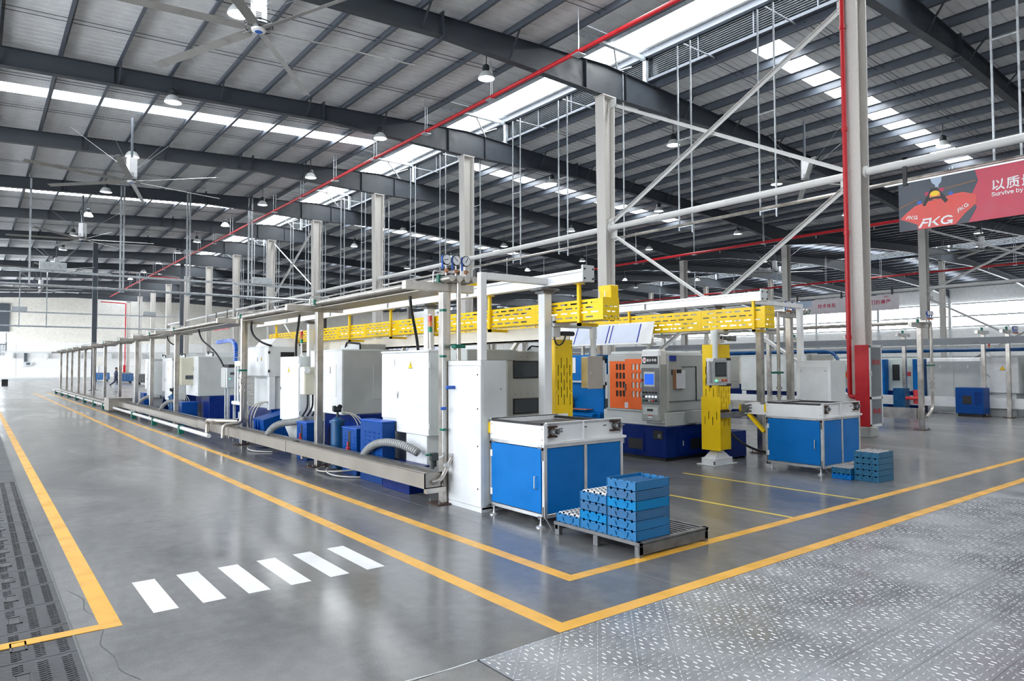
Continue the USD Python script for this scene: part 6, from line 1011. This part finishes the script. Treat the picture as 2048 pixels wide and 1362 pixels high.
c = thing('double_cabinet', 'pale cabinet with yellow warning sign at the right edge', 'cabinet', None, (R4 - .25, 7.62, 0)); obj('body', bx(.01, 0, .78, 1.2, 1.1, 2.0, .01), 'grey_face', c); obj('door', bx(-.01, .02, .80, .01, 1.08, 1.97, .006), 'cab_white', c); obj('pedestal', bx(.06, .1, .0, 1.1, 1.0, .78), 'light_grey', c); warn_sign(c, -.011, .45, 1.62, .09); obj('latch', bar((-.02, .9, 1.42), (-.02, .82, 1.32), .02, .012), 'dark_metal', c)
t = thing('coolant_unit', 'dark blue unit with black square window in front of the silver doors', 'coolant unit', None, (26.25, 8.40, 0)); obj('body', bx(0, 0, .10, .60, .82, .97, .01), 'blue_unit', t); obj('skid', bx(.05, .05, 0, .55, .77, .1), 'black', t); obj('window', bx(-.008, .34, .42, .0, .60, .70), 'black', t)
for k in range(8): obj('louvre', bx(-.01, .05, .42 + .055 * k, .0, .26, .435 + .055 * k), 'navy', t)
t = thing('turning_machine', 'pale green machine with blue end panel and dark window at right', 'machine', None, (R4, 10.6, 0)); obj('body', bx(.3, .3, .75, 1.6, 1.9, 1.98, .02), 'pale_green', t); obj('end_panel', bx(-.05, .0, .3, .3, .35, 1.95, .008), 'bright_blue', t); obj('end_panel', bx(-.05, 1.35, .15, .3, 1.9, 1.95, .008), 'bright_blue', t); obj('window', bx(.28, .95, 1.15, .30, 1.2, 1.75), 'black', t); obj('sign', bx(.285, .55, 1.32, .30, .68, 1.48), 'sig_red', t); obj('base', bx(.2, .1, .0, 1.6, 1.9, .75), 'navy', t)
t = thing('hydraulic_unit', 'small red and blue hydraulic pump at the far right machines', 'hydraulic unit', None, (26.3, 10.35, 0)); obj('tank', bx(0, .5, .0, .4, .9, .9, .01), 'tank_blue', t); obj('pump', cat(cyl((.2, .2, .35), (.2, .2, .85), .09, 12), cyl((.1, .05, .55), (.1, .5, .55), .06, 12)), 'sig_red', t)
t = thing('turning_machine', 'cream machine cabinet with orange chuck right of the red fire cabinet', 'machine', None, (R4, 13.1, 0)); obj('body', bx(0, 1.0, .8, 1.5, 3.4, 1.98, .02), 'cream', t); obj('hood', bx(.3, .0, .75, 1.4, 1.0, 1.98, .05), 'pale_green', t); obj('window', bx(.2, .55, .8, .31, 1.0, 1.75), 'black', t); obj('chuck', cyl((.1, .2, 1.35), (.35, .2, 1.35), .22, 16), 'orange', t); obj('base', bx(.1, .0, 0, 1.5, 3.4, .8), 'blue_unit', t); obj('plate', bx(-.01, 1.9, 1.3, 0, 2.3, 1.45), 'light_grey', t); obj('yellow_box', bx(-.2, 2.9, .72, .05, 3.2, .98), 'yellow', t)
m7 = turning_machine((R4, 17.2, 0), 'cream grey machine of the far right line, first beyond the fire cabinet', 'machines of the far right line', w=1.6, d=2.6, sm='mach_beige', fm='cream', base='blue_unit')
for k in range(4): dup(m7, (R4, 20.6 + 3.6 * k, 0), 'cream grey machine of the far right line, %s beyond the fire cabinet' % ORD[k + 1])
for k in range(2): dup(m7, (R4, 4.6 - 3.4 * k, 0), 'cream grey machine of the far right line, beyond the right picture edge, %s' % ORD[k])
s4 = signal_tower((R4 + .1, 8.55, 1.98), 'signal tower on the pale cabinets at the right edge')
solo('machine_rail', cat(bx(27.9, -2, 2.30, 28.0, 30, 2.38), *[bx(27.9, y, 2.23, 28.0, y + .12, 2.30) for y in range(-1, 30, 2)]), 'galv', 'pale rail on short stands over the far right machines', 'rail')
solo('cable_duct', bx(40.5, 0, 2.5, 40.7, 60, 2.7), 'mach_grey', 'grey duct running low in the next nave behind the far right machines', 'duct')

# ---------------------------------------------------------------- carts and the walking worker far down the hall
def cart(loc, label, m):
    t = thing('parts_cart', label, 'cart', 'parts carts by the far wall', loc)
    obj('bin', cat(bx(0, 0, .25, 1.6, .03, 1.05), bx(0, .97, .25, 1.6, 1, 1.05), bx(0, 0, .25, .03, 1, 1.05), bx(1.57, 0, .25, 1.6, 1, 1.05), bx(0, 0, .22, 1.6, 1, .26)), m, t); obj('rail', cat(*[bx(.1 + .15 * k, -.03, .3, .14 + .15 * k, 0, 1.0) for k in range(10)], bx(0, -.04, 1.02, 1.6, .0, 1.08)), 'galv', t)
    for a in (.2, 1.4):
        for b_ in (.15, .85): obj('caster', cat(cyl((a, b_ - .03, .09), (a, b_ + .03, .09), .09, 12), bx(a - .03, b_ - .03, .1, a + .03, b_ + .03, .23)), 'black', t)
    return t
ca = cart((11.4, 97, 0), 'blue parts cart standing left among the carts near the far wall', 'bright_blue'); cart((13.4, 95, 0), 'grey slatted parts cart beside the left blue cart', 'dark_metal'); cart((11.9, 84, 0), 'blue parts cart directly left of the walking worker', 'bright_blue'); cart((12.6, 76, 0), 'grey slatted parts cart just right of the walking worker', 'dark_metal'); cart((14.6, 76.5, 0), 'grey slatted parts cart farther right of the worker, near the pale columns', 'dark_metal'); cart((15.6, 80, 0), 'grey slatted parts cart rearmost of the group by the columns', 'dark_metal')
solo('floor_block', bx(2.0, 82, 0, 2.5, 82.4, .62, .02), 'black', 'small dark block standing alone on the floor near the far wall', 'block')
b = thing('wall_sign_stand', 'pale notice board on a thin stand by the far carts', 'sign', None, (12.1, 99, 0)); obj('pole', bx(-.04, 0, 0, .04, .08, 2.4), 'galv', b); obj('board', bx(-.45, -.04, 1.9, .35, 0, 3.0, .01), 'cream', b); obj('foot', bx(-.3, -.2, 0, .3, .3, .05), 'galv', b)
import manifold3d as mf
def bones(B, grow=0.0):
    def sp(c, r): return mf.Manifold.sphere(r + grow, 12).translate([float(q) for q in c])
    ms = [mf.Manifold.batch_hull([sp(a, ra), sp(b_, rb)]) for a, ra, b_, rb in B]
    m = mf.Manifold.batch_boolean(ms, mf.OpType.Add).refine_to_length(.03); q = m.to_mesh(); tm = trimesh.Trimesh(q.vert_properties[:, :3], q.tri_verts, process=True); trimesh.smoothing.filter_taubin(tm, iterations=8); return tm
w = thing('person', 'person in dark blue work clothes walking right near the far carts', 'person', None, (9.62, 68.3, 0), 0)
J = dict(pel=(0, 0, .93), ch=(.03, 0, 1.27), nk=(.05, 0, 1.47), hd=(.07, 0, 1.60), hL=(0, .10, .91), kL=(.20, .09, .50), aL=(.24, .09, .10), tL=(.40, .09, .05), hR=(0, -.10, .91), kR=(-.08, -.10, .50), aR=(-.42, -.10, .22), tR=(-.36, -.10, .07), sL=(.03, .19, 1.40), eL=(-.06, .24, 1.12), wL=(.08, .24, .90), sR=(.03, -.19, 1.40), eR=(.02, -.24, 1.11), wR=(.18, -.22, .90))
body = [(J['hL'], .095, J['kL'], .062), (J['kL'], .062, J['aL'], .042), (J['aL'], .042, J['tL'], .035), (J['hR'], .095, J['kR'], .062), (J['kR'], .062, J['aR'], .042), (J['aR'], .042, J['tR'], .035), ((0, .07, .95), .11, (.03, .09, 1.27), .115), ((0, -.07, .95), .11, (.03, -.09, 1.27), .115), (J['ch'], .12, J['nk'], .065), (J['nk'], .055, (.08, 0, 1.56), .06), ((.06, 0, 1.63), .092, (.085, 0, 1.57), .078), (J['sL'], .065, J['eL'], .045), (J['eL'], .045, J['wL'], .033), (J['sR'], .065, J['eR'], .045), (J['eR'], .045, J['wR'], .033), (J['sL'], .065, J['sR'], .065), ((.165, 0, 1.575), .012, (.15, 0, 1.61), .010), ((.06, .09, 1.58), .018, (.06, .095, 1.61), .016), ((.06, -.09, 1.58), .018, (.06, -.095, 1.61), .016)]
for s in ('L', 'R'):
    wv = np.array(J['w' + s]); body.append((wv, .030, wv + (.03, 0, -.07), .032))
    for k in range(4): body.append((wv + (.005 + .016 * k, 0, -.08), .011, wv + (.02 + .012 * k, 0, -.165 + .008 * abs(k - 1)), .009))
    body.append((wv + (.05, 0, -.05), .012, wv + (.085, 0, -.10), .010))
obj('body', bones(body), 'skin', w, True)
obj('jacket', bones([((0, .07, .90), .125, (.03, .09, 1.27), .13), ((0, -.07, .90), .125, (.03, -.09, 1.27), .13), (J['ch'], .13, (.045, 0, 1.44), .075), (J['sL'], .08, J['eL'], .06), (J['eL'], .06, np.array(J['wL']) + (0, 0, .02), .046), (J['sR'], .08, J['eR'], .06), (J['eR'], .06, np.array(J['wR']) + (0, 0, .02), .046), (J['sL'], .08, J['sR'], .08)]), 'work_blue', w, True)
obj('trousers', bones([(J['hL'], .112, J['kL'], .080), (J['kL'], .080, J['aL'], .062), (J['hR'], .112, J['kR'], .080), (J['kR'], .080, J['aR'], .062), (J['hL'], .11, J['hR'], .11)]), 'work_blue', w, True)
for s in ('L', 'R'): obj('shoe', bones([(np.array(J['a' + s]) + (-.02, 0, -.03), .05, J['t' + s], .046)]), 'shoe', w, True)
obj('hair', bones([((.045, 0, 1.665), .088, (.02, 0, 1.62), .085)]), 'hair', w, True)
